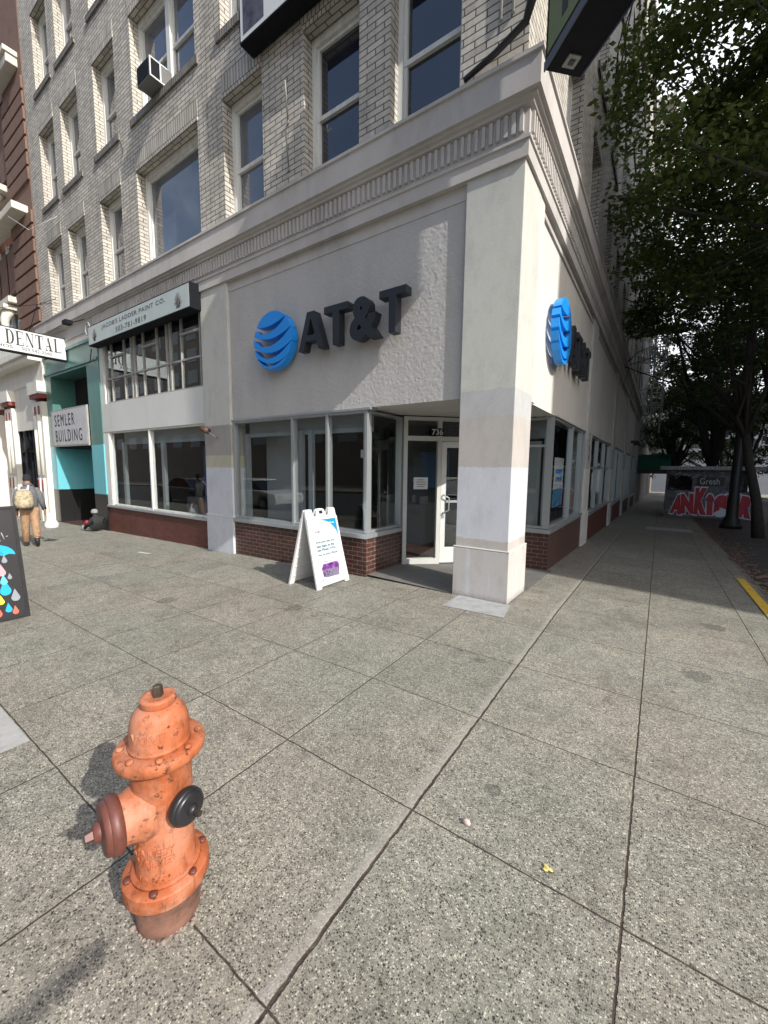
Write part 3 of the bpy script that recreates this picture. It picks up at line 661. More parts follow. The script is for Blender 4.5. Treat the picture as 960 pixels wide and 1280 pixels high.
# ------------------------------------------------------------------ globe and letter signs
def globe_pieces(r):
    """six stripes of a banded globe: thin tips at the left, full width at the right"""
    aL = [146, 165, 186, 206, 225, 240]; aR = [46, 19, -8, -34, -54, -70]; sag = [-.16, -.30, -.40, -.40, -.30, -.12]
    n = 24; T = [i/n for i in range(n+1)]
    pt = lambda d_: Vector((math.cos(R(d_)), math.sin(R(d_))))
    def low(i, t):
        if i < 0: return pt(130+(60-130)*t)
        p0, p1 = pt(aL[i]), pt(aR[i]); c_ = (p0+p1)/2+Vector((-.05, sag[i]*1.5)); return p0*(1-t)**2+c_*2*t*(1-t)+p1*t*t
    out = []
    for i in range(6):
        lo_ = [low(i, t) for t in T]
        if i == 0:
            arc = [pt(d_) for d_ in np.linspace(aR[0], aL[0], 16)[1:-1]]; out.append([(p.x*r, p.y*r) for p in lo_+arc]); continue
        hi = []
        for t in T:
            w_ = .40+.45*math.exp(-t/.05)+.55*t**2.4
            hi.append(low(i, t).lerp(low(i-1, t), w_))
        hi[-1] = low(i, 1).lerp(low(i-1, 1), .95).normalized(); hi[0] = pt(aL[i]+(aL[i-1]-aL[i])*.72 if i else aL[i]); a_end = math.degrees(math.atan2(hi[-1].y, hi[-1].x)); arcR = [pt(d_) for d_ in np.linspace(aR[i], a_end, 5)[1:]]
        out.append([(p.x*r, p.y*r) for p in lo_+arcR+list(reversed(hi[:-1]))])
    return out
def logo_sign(label, o, u, r, wt, ht, gap, dep_in, dep_out):
    """o = centre of the globe on the wall, u = reading direction"""
    t = thing('logo_sign', label, 'sign', o)
    u = Vector(u); nrm = u.cross(Vector(ZUP)); o = Vector(o)
    gl = None
    for i, pc in enumerate(globe_pieces(r)):
        s = MB(); s.prism(pc, dep_out-dep_in, frame(o+nrm*dep_in, u, ZUP)); ob = s.build('globe_stripe', M['blue'], t, bevel=.004)
    x = r+gap
    W = wt; zb = -ht*.5
    import_w = [.285, .235, .285, .235]; xs = []; xx = x
    A_ = [(0, 0), (.20, 0), (.275, .22), (.64, .22), (.72, 0), (.93, 0), (.57, 1), (.36, 1)]
    F = frame(o+nrm*dep_in+u*x+Vector((0, 0, zb)), u, ZUP)
    lw = W/4.02
    # A as outer shape with a slot: two legs and a bar
    s = MB(); k = lw*1.08
    leg1 = [(0, 0), (.21, 0), (.50, .84), (.50, 1), (.36, 1)]; leg2 = [(.79, 0), (1.0, 0), (.64, 1), (.502, 1), (.502, .84)]
    outer = [(0, 0), (.21, 0), (.285, .23), (.715, .23), (.79, 0), (1, 0), (.64, 1), (.36, 1)]
    # contour with the counter cut in through a hairline bridge
    outl = [(0, 0), (.21, 0), (.285, .23), (.4995, .23), (.4995, .39), (.34, .39), (.4995, .83), (.5005, .83), (.66, .39), (.5005, .39), (.5005, .23), (.715, .23), (.79, 0), (1, 0), (.64, 1), (.36, 1)]
    s.prism([(p[0]*k, p[1]*ht) for p in outl], dep_out-dep_in, F); s.build('letter', M['letter'], t, bevel=.004)
    def tee(x0, wd):
        s = MB(); b = [(.37, 0), (.63, 0), (.63, .82), (1, .82), (1, 1), (0, 1), (0, .82), (.37, .82)]
        s.prism([(x0+p[0]*wd, p[1]*ht) for p in b], dep_out-dep_in, F); s.build('letter', M['letter'], t, bevel=.004)
    tee(k+.02*lw, lw*.93)
    s = MB(); x0 = k+lw*.98+.02
    add_text(s, '&', (F @ Vector((x0, -.012, 0))), u, ZUP, lw*1.03, ht*1.03, dep_out-dep_in, .045); s.build('letter', M['letter'], t)
    tee(x0+lw*1.05, W-(x0+lw*1.05))
    return t
logo_sign('blue striped globe with dark raised letters on the sunlit front stucco wall', (-5.60, YA+.05, 3.82), (1, 0, 0), .475, 2.02, .575, .165, .08, .225)
logo_sign('blue striped globe with dark raised letters on the shaded side wall', (XB-.05, 6.88, 3.80), (0, 1, 0), .48, 2.15, .60, .02, .07, .19)

# ------------------------------------------------------------------ sign boxes
def sign_box(name, label, o, u, w_, h_, dep, facemat, framemat, margin=.03):
    u = Vector(u); t = thing(name, label, 'sign', tuple(o)); F = frame(o, u, ZUP)
    s = MB(); s.box(0, 0, 0, w_, h_, dep, mat=F); s.build('box', framemat, t, bevel=.01)
    s = MB(); s.box(margin, margin, dep-.01, w_-margin, h_-margin, dep+.004, mat=F); s.build('face', facemat, t)
    return t, F
M['paint_face'] = plain('faded_mint_sign_face', (.42, .47, .45), .45, .08, 3)
t, F = sign_box('shop_sign', 'long faded mint sign box above the gridded window of the paint shop', (-12.8, YA+.01, 4.81), (1, 0, 0), 4.88, .50, .24, M['paint_face'], M['near_black'])
def ftext(t, F, string, x, y, w_, h_, mat, dep, off=0, name='lettering', sp=1.0):
    s = MB(); u = F.to_3x3() @ Vector((1, 0, 0)); v = F.to_3x3() @ Vector((0, 1, 0))
    add_text(s, string, F @ Vector((x, y, dep)), u, v, w_, h_, .003, off, sp); return s.build(name, mat, t)
ftext(t, F, "JACOB'S LADDER PAINT CO.", .85, .27, 3.10, .125, M['text_grey'], .245, .004, sp=1.15)
ftext(t, F, "503-781-9819", 1.62, .09, 1.5, .12, M['text_grey'], .245, .004, sp=1.15)
for cx in (.42, 4.45):
    s = MB()
    for k in range(16):
        a = PI*(.0+k/15); r_ = .15+.03*math.sin(k*2.3)
        px, py = cx+math.cos(a)*r_*.9, .14+math.sin(a)*.24
        s.tube([F @ Vector((cx+random.uniform(-.08, .08), .08, .246)), F @ Vector(((cx+px)/2, .14+py*.3, .247)), F @ Vector((px, py, .246))], .0035, 4)
    s.build('tree_emblem', M['text_grey'], t)
M['grey_face'] = plain('weathered_grey_sign_face', (.47, .47, .49), .6, .12, 4)
t, F = sign_box('office_sign', 'square grey sign hanging in the teal office doorway', (OX0+.02, YA-.01, 2.24), (1, 0, 0), OX1-OX0-.04, 1.16, .05, M['grey_face'], M['fire_iron'], .05)
ftext(t, F, 'SEMLER', .30, .64, 1.6, .36, M['text_black'], .055, .0, sp=1.35); ftext(t, F, 'BUILDING', .30, .16, 2.1, .36, M['text_black'], .055, .0, sp=1.35)
# dental blade sign, faces +x
t = thing('blade_sign', 'white rectangular dental sign hung out over the sidewalk beside the teal doorway', 'sign', (-15, 4.7, 4.7))
F = frame((-15.09, 2.0, 4.76), (0, 1, 0), ZUP); s = MB(); s.box(0, 0, -.09, 2.93, .66, .09, mat=F); s.build('box', M['near_black'], t, bevel=.01)
s = MB(); s.box(.03, .04, .085, 2.9, .63, .095, mat=F); s.build('face', M['sheet_white'], t)
def serif(t, F, string, x, y, w_, h_, dep):
    """slab-serif capitals from thick and thin strokes, each glyph about .9 wide x 1 high"""
    s = MB(); n = len(string); adv = w_/n; gw = adv*.86
    def st(pts, x0): s.prism([(x0+p[0]*gw, y+p[1]*h_) for p in pts], .004, F @ Matrix.Translation((0, 0, dep)))
    for i, ch in enumerate(string):
        x0 = x+i*adv
        def rect(a, b, c_, d_, lift=0): s.prism([(x0+a*gw, y+b*h_), (x0+c_*gw, y+b*h_), (x0+c_*gw, y+d_*h_), (x0+a*gw, y+d_*h_)], .004, F @ Matrix.Translation((0, 0, dep+lift)))
        if ch in 'DEL': rect(.02, 0, .42, .06); rect(.12, .06, .34, .94); rect(.02, .94, .42, 1)
        if ch == 'D':
            o = [(.42, 0), (.62, .02), (.82, .12), (.95, .32), (.97, .5), (.95, .68), (.82, .88), (.62, .98), (.42, 1), (.42, .94), (.56, .92), (.66, .82), (.73, .66), (.75, .5), (.73, .34), (.66, .18), (.56, .08), (.42, .06)]
            st(o, x0)
        if ch == 'E': rect(.42, 0, .9, .06); rect(.42, .94, .88, 1); rect(.34, .47, .62, .53); rect(.62, .38, .66, .62); rect(.86, .06, .92, .27); rect(.84, .75, .90, .94)
        if ch == 'L': rect(.42, 0, .92, .06); rect(.87, .06, .93, .32)
        if ch == 'T': rect(.38, .06, .62, .94); rect(.26, 0, .74, .06); rect(.04, .94, .96, 1); rect(.04, .72, .10, .94); rect(.90, .72, .96, .94)
        if ch == 'N':
            rect(.0, 0, .26, .05); rect(.10, .05, .16, .95); rect(.0, .95, .16, 1); rect(.82, 0, .88, .95); rect(.72, .95, 1, 1)
            st([(.162, .98), (.30, .98), (.818, .16), (.818, 0), (.72, 0), (.162, .86)], x0)
        if ch == 'A':
            st([(.60, 0.06), (.86, 0.06), (.54, 1), (.44, 1), (.40, .90)], x0); st([(.14, .06), (.20, .06), (.43, .86), (.40, .895)], x0)
            rect(.02, 0, .34, .06); rect(.52, 0, .98, .06); rect(.26, .30, .60, .36, .0)
    return s.build('lettering', M['text_black'], t)
serif(t, F, 'DENTAL', 1.55, .205, 1.28, .385, .096)
s = MB(); u = (0, 1, 0); add_text(s, 'HOS', F @ Vector((1.36, .09, .096)), u, ZUP, .33, .085, .003); add_text(s, '503 542-2560', F @ Vector((1.88, .09, .096)), u, ZUP, .68, .085, .003); s.build('lettering', M['text_black'], t)
s = MB(); s.tube([(-15.09, 4.1, 5.42), (-15.0, 4.3, 6.2), (-15, 4.75, 6.5)], .008, 5); s.tube([(-15.09, 2.4, 5.42), (-15.05, 4.75, 6.4)], .006, 4); s.box(-15.13, 4.9, 4.8, -15.05, 4.96, 5.4); s.build('bracket', M['near_black'], t)
# white sign at the top edge
t, F = sign_box('hotel_sign', 'white picture sign box high on the brick wall, cut off by the frame', (-6.15, YA+.02, 8.5), (1, 0, 0), 4.6, 1.0, .27, M['sheet_white'], M['near_black'], .03)
s = MB(); s.box(.10, .10, .275, .60, .88, .278, mat=F); s.build('picture', plain('dark_photo_print', (.06, .055, .07), .5, .9, 7), t)
ftext(t, F, 'K', .85, .34, .42, .54, M['text_black'], .276, .01)
# green blade sign on the corner
SU = Vector((1, -1, 0)).normalized()
t = thing('corner_blade_sign', 'tall green blade sign on dark frame jutting diagonally from the building corner', 'sign', (-1.2, 4.7, 5.66))
o = Vector((-1.18, 4.35, 5.465)); F = frame(o, SU, ZUP)   # local z points to (-1,-1)/sqrt2: towards the camera's left
M['sign_green'] = plain('sign_green_face', (.13, .165, .055), .45, .12, 2)
s = MB(); s.box(0, 0, -.36, 1.50, 4.7, 0, mat=F); s.build('box', M['near_black'], t)
s = MB(); s.box(.04, .10, -.002, 1.46, 4.6, .006, mat=F); s.build('face', M['sign_green'], t)
s = MB(); s.box(0, -.02, .0, 1.50, .06, .012, mat=F); s.box(0, -.02, -.372, 1.50, .06, -.36, mat=F); s.build('rim', plain('sign_rim', (.05, .065, .10), .4), t)
s = MB(); s.box(.07, -.012, -.25, .19, .0, -.13, mat=F); s.build('lamp_plate', M['fire_iron'], t); s = MB(); s.box(.105, -.02, -.215, .155, -.012, -.165, mat=F); s.build('lamp', M['black'], t)
s = MB(); add_text(s, 'leill', F @ Vector((.25, .20, .006)), SU, ZUP, .95, .42, .003, .01); s.build('lettering', M['text_black'], t)
s = MB(); s.box(-.62, 4.0, -.25, .0, 4.1, -.15, mat=F); s.build('bracket', M['iron'], t); s = MB()
s.tube([(-2.28, PA-.04, 6.32), (-1.9, PA-.06, 6.40), (-1.55, PA-.10, 6.50), (-1.40, PA-.22, 6.75), (-1.25, PA-.4, 7.3)], [.03, .035, .04, .06, .07], 8); s.build('bracket', M['iron'], t)
s = MB()
for x_ in (-1.86, -1.72): s.tube([(x_, PA-.02, 6.75), (x_, PA-.02, 11)], .018, 8)
tag(s.build('conduit', M['cream']), 'pair of pale conduits running up the brick beside the corner blade sign', 'conduit')

# ------------------------------------------------------------------ small fittings
t = thing('air_conditioner', 'boxy window air conditioner sticking out of a third floor window', 'air conditioner', (-9.3, YA-.1, 9.45))
s = MB(); s.box(-9.50, YA-.26, 9.44, -8.98, YA+.2, 9.80); s.build('casing', M['counter_grey'], t, bevel=.01)
s = MB(); s.box(-9.47, YA-.267, 9.47, -9.01, YA-.255, 9.77); s.build('front_grille', M['near_black'], t)
s = MB(); s.box(-8.982, YA-.235, 9.47, -8.972, YA-.06, 9.77); s.build('side_vent', M['near_black'], t); s = MB(); s.box(-8.984, YA-.26, 9.44, -8.970, YA-.237, 9.80); s.box(-8.984, YA-.237, 9.775, -8.970, YA+.1, 9.80); s.box(-8.984, YA-.237, 9.44, -8.970, YA+.1, 9.467); s.box(-8.984, YA-.058, 9.467, -8.970, YA-.03, 9.775); s.build('side_frame', M['white'], t)
t = thing('security_camera', 'small rusty brown camera lamp on the grey pilaster', 'camera', (-7.6, YA, 2.4))
s = MB(); s.tube([(-7.72, YA-.22, 2.44), (-7.58, YA-.14, 2.38)], [.055, .062], 14); s.build('housing', plain('rusty_brown', (.09, .04, .025), .6, .4, 20), t)
s = MB(); s.tube([(-7.60, YA-.14, 2.36), (-7.5, YA-.06, 2.28), (-7.5, YA, 2.28)], .018, 8); s.build('bracket', M['fire_iron'], t)
t = thing('flood_lamp', 'dark flood lamp reaching out above the teal doorway', 'lamp', (-13.3, YA, 5.5))
s = MB(); s.box(-13.55, YA-.55, 5.42, -13.3, YA-.38, 5.52); s.build('head', M['near_black'], t)
s = MB(); s.tube([(-13.4, YA-.4, 5.47), (-13.2, YA-.16, 5.6)], .012, 6); s.build('arm', M['near_black'], t)
t = thing('round_bracket', 'round grey gooseneck fixture on the fluted band above the teal doorway', 'fixture', (-13.0, YA-.05, 5.3))
s = MB(); ring = [(-13.05+.14*math.cos(a), YA-.14, 5.33+.16*math.sin(a)) for a in np.linspace(0, 2*PI, 20)]; s.tube(ring, .016, 6); s.build('ring', M['fire_iron'], t)
s = MB(); s.tube([(-12.9, YA-.14, 4.78), (-13.05, YA-.1, 4.7), (-13.3, YA-.05, 4.5)], .012, 6); s.build('cable', M['black'], t)
def stub(p, q, label):
    s = MB(); s.tube([p, q], .012, 6); s.lathe([(0.03, 0), (.03, .02)], 10, frame(p, (1, 0, 0), ZUP)); tag(s.build('wall_bracket', M['fire_iron']), label, 'bracket', 'rusty stubs on the brick')
stub((-5.35, PA-.01, 7.2), (-5.15, PA-.25, 7.55), 'thin rusty stub on the grey brick left of the larger blue window')
stub((-5.35, PA-.01, 6.5), (-5.15, PA-.25, 6.85), 'lower thin rusty stub on the grey brick between two windows')
stub((-10.9, PA-.01, 8.95), (-10.6, PA-.2, 9.0), 'thin rusty stub on the brick under the air conditioner window')
s = MB(); s.tube([(-17.0, YA-.6, 9.2), (-16, YA-.4, 8.6), (-14.7, YA-.1, 8.7)], .008, 5); tag(s.build('cable', M['white']), 'thin loose cable sagging across the far left brick wall', 'cable')
# notices behind the glass
s = MB(); dbox(s, .20, .46, 1.32, 1.53, -.015, -.010); o = s.build('notice', M['sheet_white']); tag(o, 'white paper notice taped inside the glass beside the door', 'notice')
s = MB()
for k, (a, b) in enumerate(((.26, .40), (.25, .42), (.24, .42), (.26, .39))): dbox(s, a, b, 1.36+.04*k, 1.372+.04*k, -.0099, -.0085)
l = s.build('printed_lines', M['text_grey'], o)
t = thing('banner', 'blue and white hanging advertising banner behind the side shop window', 'banner', (XB-.15, 8.2, .7))
s = MB(); s.box(XB-.15, 8.02, 1.32, XB-.14, 8.85, 1.92); s.build('cloth', M['sheet_white'], t)
s = MB(); s.box(XB-.15, 8.02, .98, XB-.14, 8.85, 1.32); s.build('lower_cloth', M['cyan'], t)
s = MB(); s.box(XB-.138, 8.15, 1.62, XB-.136, 8.7, 1.70); s.box(XB-.138, 8.15, 1.48, XB-.136, 8.7, 1.55); s.build('printed_lines', M['blue'], t)
s = MB(); s.tube([(XB-.165, 8.42, .6), (XB-.165, 8.42, 1.95)], .012, 6); s.build('stand', M['black'], t)
s = MB(); s.box(-4.05, YA+.3, 1.85, -3.95, YA+.31, 1.98); tag(s.build('sticker', M['paint_face']), 'small pale sticker inside the front shop window near its right edge', 'sticker')

# ------------------------------------------------------------------ white sandwich board
def sandwich(name, label, ctr, wd, spread, ht, mat, print_fn, notch=True):
    t = thing(name, label, 'sandwich board', (ctr[0], ctr[1], gz(*ctr[:2])))
    z0 = gz(*ctr[:2])
    for sgn in (1, -1):
        foot = Vector((ctr[0]+sgn*spread/2, ctr[1]-wd/2*sgn, z0)); top = Vector((ctr[0]+sgn*.02, ctr[1]-wd/2*sgn, z0+ht))
        v = (top-foot).normalized(); u = Vector((0, sgn, 0)); F = frame(foot, u, v); H_ = (top-foot).length
        s = MB()
        if notch:
            o_ = [(0, 0), (.09, 0), (.10, .035), (wd-.10, .035), (wd-.09, 0), (wd, 0), (wd-.035, H_-.02), (wd-.055, H_), (wd-.17, H_), (wd-.19, H_-.10), (wd-.22, H_-.11), (wd*.5+.11, H_-.11), (wd*.5+.08, H_-.02), (wd*.5+.05, H_), (wd*.5-.05, H_), (wd*.5-.08, H_-.02), (wd*.5-.11, H_-.11), (.22, H_-.11), (.19, H_-.10), (.17, H_), (.055, H_), (.035, H_-.02)]
        else: o_ = [(0, 0), (wd, 0), (wd, H_), (0, H_)]
        s.prism(o_, .028, F @ Matrix.Translation((0, 0, -.028)))
        # raised rim
        e = .035
        if notch:
            s.box(.03, .05, 0, .065, H_-.13, .012, mat=F); s.box(wd-.065, .05, 0, wd-.03, H_-.13, .012, mat=F); s.box(.065, .05, 0, wd-.065, .085, .012, mat=F); s.box(.065, H_-.165, 0, wd-.065, H_-.13, .012, mat=F)
            for k in range(6): s.box(.05, .12+k*.15, -.036, wd-.05, .135+k*.15, -.0285, mat=F)
        p = s.build('panel', mat, t, bevel=.004)
        if sgn == 1:
            if notch:
                q = MB(); q.box(wd*.5-.035, H_-.075, .002, wd*.5+.035, H_-.03, .004, mat=F); q.build('handle_slot', M['black'], p)
            print_fn(p, F, wd, H_)
    return t
def att_print(p, F, wd, H_):
    s = MB(); s.box(.07, .09, .002, wd-.07, H_-.17, .005, mat=F); s.build('poster', M['sheet_white'], p)
    x0, x1, y0, y1 = .07, wd-.07, .09, H_-.17
    pts = [(x1, y1), (x0+.20, y1)] + [(x0+.20+(x1-x0-.20)*math.sin(a), y1-.30*(1-math.cos(a))) for a in np.linspace(.1, PI/2, 12)]
    s = MB(); s.prism(pts, .0015, F @ Matrix.Translation((0, 0, .0055))); s.build('blue_corner', M['cyan'], p)
    u = F.to_3x3() @ Vector((1, 0, 0)); v = F.to_3x3() @ Vector((0, 1, 0))
    def tx(st, x, y, w_, h_, m, nm='lettering'): s = MB(); add_text(s, st, F @ Vector((x, y, .0075)), u, v, w_, h_, .0012, .015); s.build(nm, m, p)
    tx('Everyone gets our', .13, .64, .40, .042, M['teal_text']); tx('best deals on the', .13, .585, .37, .042, M['teal_text']); tx('new iPhone 14 Pro.', .13, .53, .40, .042, M['teal_text'])
    tx('And on every iPhone.', .13, .455, .42, .042, M['teal_text']); tx('5G.att', x1-.15, y1-.07, .11, .028, M['white']); tx('AT&T', .15, .80, .12, .03, M['text_grey'])
    tx('iPhone 14 Pro', .22, .365, .17, .014, M['text_grey'])
    tx('xxx xxx', .09, .11, .07, .012, M['text_grey'])
    a = N('violet_phone_print'); sp = a.sep(a.obj()); cc = a.ramp(a.noise(a.obj(), 9, 2), [(.35, (.30, .14, .36)), (.5, (.14, .035, .21)), (.65, (.04, .025, .05))]); pm = a.done(cc, .4)
    s = MB(); s.prism([(.17, .16), (.50, .16), (.53, .29), (.50, .345), (.20, .345), (.15, .28)], .001, F @ Matrix.Translation((0, 0, .0055))); s.build('phone_picture', pm, p)
    s = MB(); s.prism([(.20, .145), (.50, .135), (.49, .25), (.22, .26)], .001, F @ Matrix.Translation((0, 0, .0068))); s.build('phone_picture', plain('lilac_phone_print', (.17, .15, .22), .4, .4, 14), p)
    s = MB()
    for (cx, cy) in ((.245, .225), (.29, .215), (.255, .185)): s.lathe([(.014, 0), (.014, .001)], 14, F @ Matrix.Translation((cx, cy, .0085)))
    s.box(.31, .315, .0066, .38, .33, .0074, mat=F); s.build('phone_lens', M['black'], p)
sandwich('sandwich_board', 'white plastic sandwich board with phone advert in front of the shop window', (-4.155, 4.36), .70, .60, 1.12, M['white'], att_print)
def drop(cx, cy, h_):
    w_ = h_*.27; top = (cx, cy+h_*.5); pts = [top]; r_ = w_
    yb = cy-h_*.5+r_
    for a in np.linspace(R(20), R(-200), 14): pts.append((cx+r_*math.cos(a), yb+r_*math.sin(a)))
    return list(reversed(pts))
def rain_print(p, F, wd, H_):
    s = MB(); s.box(.035, .03, .001, wd-.035, H_-.03, .003, mat=F); s.build('chalk_face', plain('smudged_blackboard', (.008, .008, .010), .5, .7, 5), p)
    s = MB(); s.box(0, 0, 0, .035, H_, .012, mat=F); s.box(wd-.035, 0, 0, wd, H_, .012, mat=F); s.box(.035, 0, 0, wd-.035, .03, .012, mat=F); s.box(.035, H_-.03, 0, wd-.035, H_, .012, mat=F); s.build('frame', M['black'], p)
    cols = {'b': (.0, .33, .75), 'g': (.22, .24, .28), 'p': (.75, .28, .32), 'y': (.75, .65, .05), 'r': (.75, .12, .07), 'w': (.7, .62, .55), 'c': (.1, .45, .6)}
    mats = {k: plain('painted_'+n_, cols[k], .6, .08, 9) for k, n_ in zip('bgpyrwc', ('blue', 'grey', 'pink', 'yellow', 'red', 'cream', 'cyan'))}
    ux = wd-.255; uy = .74
    s = MB(); pts = [(ux-.20, uy-.02)]+[(ux+.20*math.cos(a), uy+.135*math.sin(a)) for a in np.linspace(PI, 0, 20)][1:]
    sc = [(ux+.20-.4*t, uy+.018*abs(math.sin(t*PI*4))-.004) for t in np.linspace(0, 1, 17)][1:]
    s.prism(list(reversed(pts+sc)), .002, F @ Matrix.Translation((0, 0, .0035))); s.build('umbrella_picture', mats['b'], p)
    s = MB()
    for k in range(4):
        a0 = R(60+k*22); s.tube([F @ Vector((ux, uy+.135, .006)), F @ Vector((ux+math.cos(a0)*.10, uy+.08, .006)), F @ Vector((ux+math.cos(a0)*.19, uy+.01, .006))], .002, 4)
    s.tube([F @ Vector((ux, uy+.14, .007)), F @ Vector((ux, .38, .007)), F @ Vector((ux-.02, .35, .007)), F @ Vector((ux-.05, .37, .007))], .004, 5)
    s.build('umbrella_picture', M['black'], p)
    drops = [('b', .13, .66, .12), ('g', .03, .67, .10), ('p', .075, .55, .15), ('w', .15, .42, .12), ('g', -.0, .47, .08), ('b', .06, .35, .20), ('c', .065, .44, .13), ('g', -.03, .25, .16), ('y', .12, .22, .12), ('r', .17, .10, .16), ('b', .055, .12, .12), ('r', -.01, .08, .11), ('g', .22, .5, .12), ('p', .21, .30, .12), ('b', .27, .2, .14), ('y', .3, .4, .12), ('r', .33, .1, .12), ('c', .3, .6, .11), ('g', .38, .3, .13)]
    for i, (c_, dx, y_, h_) in enumerate(drops):
        s = MB(); s.prism(drop(wd-.13-dx*.85, y_+.03, h_*.9), .0015, F @ Matrix.Translation((0, 0, .004+.0004*i))); s.build('raindrop_picture', mats[c_], p)
    s = MB()
    for k in range(12): s.tube([F @ Vector((.1+.035*k, .98+.03*math.sin(k*2.1), .005)), F @ Vector((.12+.035*k, .93+.03*math.cos(k*1.7), .005))], .006, 4)
    s.build('chalk_lettering', M['fire_iron'], p)
sandwich('sandwich_board', 'black sandwich board painted with a blue umbrella and coloured raindrops', (-6.22, 1.115), .60, .50, 1.28, M['black'], rain_print, False)

# ------------------------------------------------------------------ fire hydrant
def paint_orange():
    a = N('chipped_orange_paint'); v = a.obj()
    n = a.noise(v, 7, 5, .6); base = a.ramp(n, [(.3, (.34, .082, .028)), (.46, (.40, .118, .048)), (.6, (.43, .155, .08)), (.8, (.30, .062, .02))])
    chip = a.noise(v, 34, 6, .75); ck = a.ramp(chip, [(.60, (0, 0, 0)), (.615, (1, 1, 1))])
    c = a.mix(ck, base, (.085, .036, .02))
    grime = a.ramp(a.noise(a.scalev(v, (1, 1, .45)), 11, 6, .7), [(.47, (0, 0, 0)), (.66, (.75,)*3)]); c = a.mix(grime, c, (.20, .055, .014))
    s = a.sep(v); low = a.ramp(a.math('ADD', s[2], a.math('MULTIPLY', n, .12)), [(.18, (1, 1, 1)), (.235, (0, 0, 0))])
    rust = a.ramp(a.noise(v, 19, 6, .7), [(.35, (.05, .025, .018)), (.55, (.13, .055, .032)), (.7, (.26, .17, .14))])
    c = a.mix(a.math('MULTIPLY', low, a.ramp(a.noise(v, 13, 4), [(.38, (.35,)*3), (.55, (1,)*3)])), c, rust)
    pale = a.ramp(a.noise(v, 6.5, 5, .65), [(.46, (0, 0, 0)), (.62, (.65,)*3)]); c = a.mix(pale, c, (.47, .22, .14))
    rz_ = a.ramp(a.math('SUBTRACT', a.noise(a.scalev(v, (1, 1, .22)), 22, 5, .7), 0), [(.56, (0, 0, 0)), (.66, (.55,)*3)]); c = a.mix(rz_, c, (.13, .045, .018))
    a.bump(a.math('ADD', a.math('SUBTRACT', a.noise(v, 60, 5, .65), a.math('MULTIPLY', ck, 1.3)), a.math('MULTIPLY', a.noise(v, 16, 3, .6), .6)), .5, .0035)
    return a.done(c, a.ramp(chip, [(.4, (.55,)*3), (.7, (.8,)*3)]), 0, .35)
M['orange'] = paint_orange()
M['rusty_base'] = plain('rusty_scraped_base', (.17, .085, .06), .8, .75, 13, bump=.6, bscale=40)
M['rust_red'] = plain('oxidised_red_paint', (.125, .042, .03), .5, .35, 16, bump=.25, bscale=50, bdist=.003)
HX, HY = -1.447, .675
H = thing('fire_hydrant', 'orange fire hydrant with rusty red side cap and black front cap', 'fire hydrant', (HX, HY, 0))
def hl(name, prof, mat, m=None, n=48, parent=H, bevel=0): s = MB(); s.lathe(prof, n, m); return s.build(name, mat, parent, local=True, bevel=bevel)
hl('base_pipe', [(.106, -.05), (.112, .03), (.118, .10), (.122, .135)], M['rusty_base'])
hl('base_flange', [(.122, .128), (.142, .137), (.147, .146), (.147, .146), (.147, .196), (.147, .196), (.142, .203), (.110, .204), (.110, .204), (.106, .215)], M['orange'])
hl('flange_collar', [(.118, .203), (.1175, .212), (.1175, .212), (.112, .215), (.104, .216)], M['orange'])
hl('barrel', [(.104, .20), (.102, .22), (.099, .25), (.098, .42), (.100, .50), (.101, .62), (.110, .652), (.116, .66)], M['orange'])
hl('bonnet_flange', [(.116, .648), (.140, .650), (.147, .657), (.150, .668), (.150, .680), (.147, .689), (.141, .694), (.104, .695)], M['orange'])
hl('bonnet', [(.103, .690), (.103, .703), (.103, .703), (.1005, .706), (.099, .716), (.098, .757), (.095, .782), (.088, .808), (.074, .828), (.060, .838), (.053, .842), (.053, .842), (.053, .847)], M['orange'])
hl('top_disc', [(.056, .840), (.059, .844), (.059, .864), (.059, .864), (.056, .870), (.042, .871), (.037, .868), (.024, .868)], M['orange'])
s = MB(); s.lathe([(.020, .864), (.017, .905), (.017, .905), (.013, .909), (0.001, .909)], 5, smooth=False); s.build('operating_nut', plain('bare_rusty_steel', (.07, .055, .04), .5, .4, 20, .4), H, local=True)
for k in range(8):
    a = 2*PI*k/8+.3; m = Matrix.Translation((math.cos(a)*.126, math.sin(a)*.126, .695)); s = MB(); s.lathe([(.0125, 0), (.0125, .006), (.010, .010), (.001, .011)], 10, m); s.build('bolt', M['orange'], H, local=True)
for k in range(6):
    a = 2*PI*k/6+.25; m = Matrix.Translation((math.cos(a)*.128, math.sin(a)*.128, .203)); s = MB(); s.lathe([(.014, 0), (.014, .007), (.011, .010), (.001, .011)], 8, m); s.build('bolt', M['rust_red'], H, local=True)
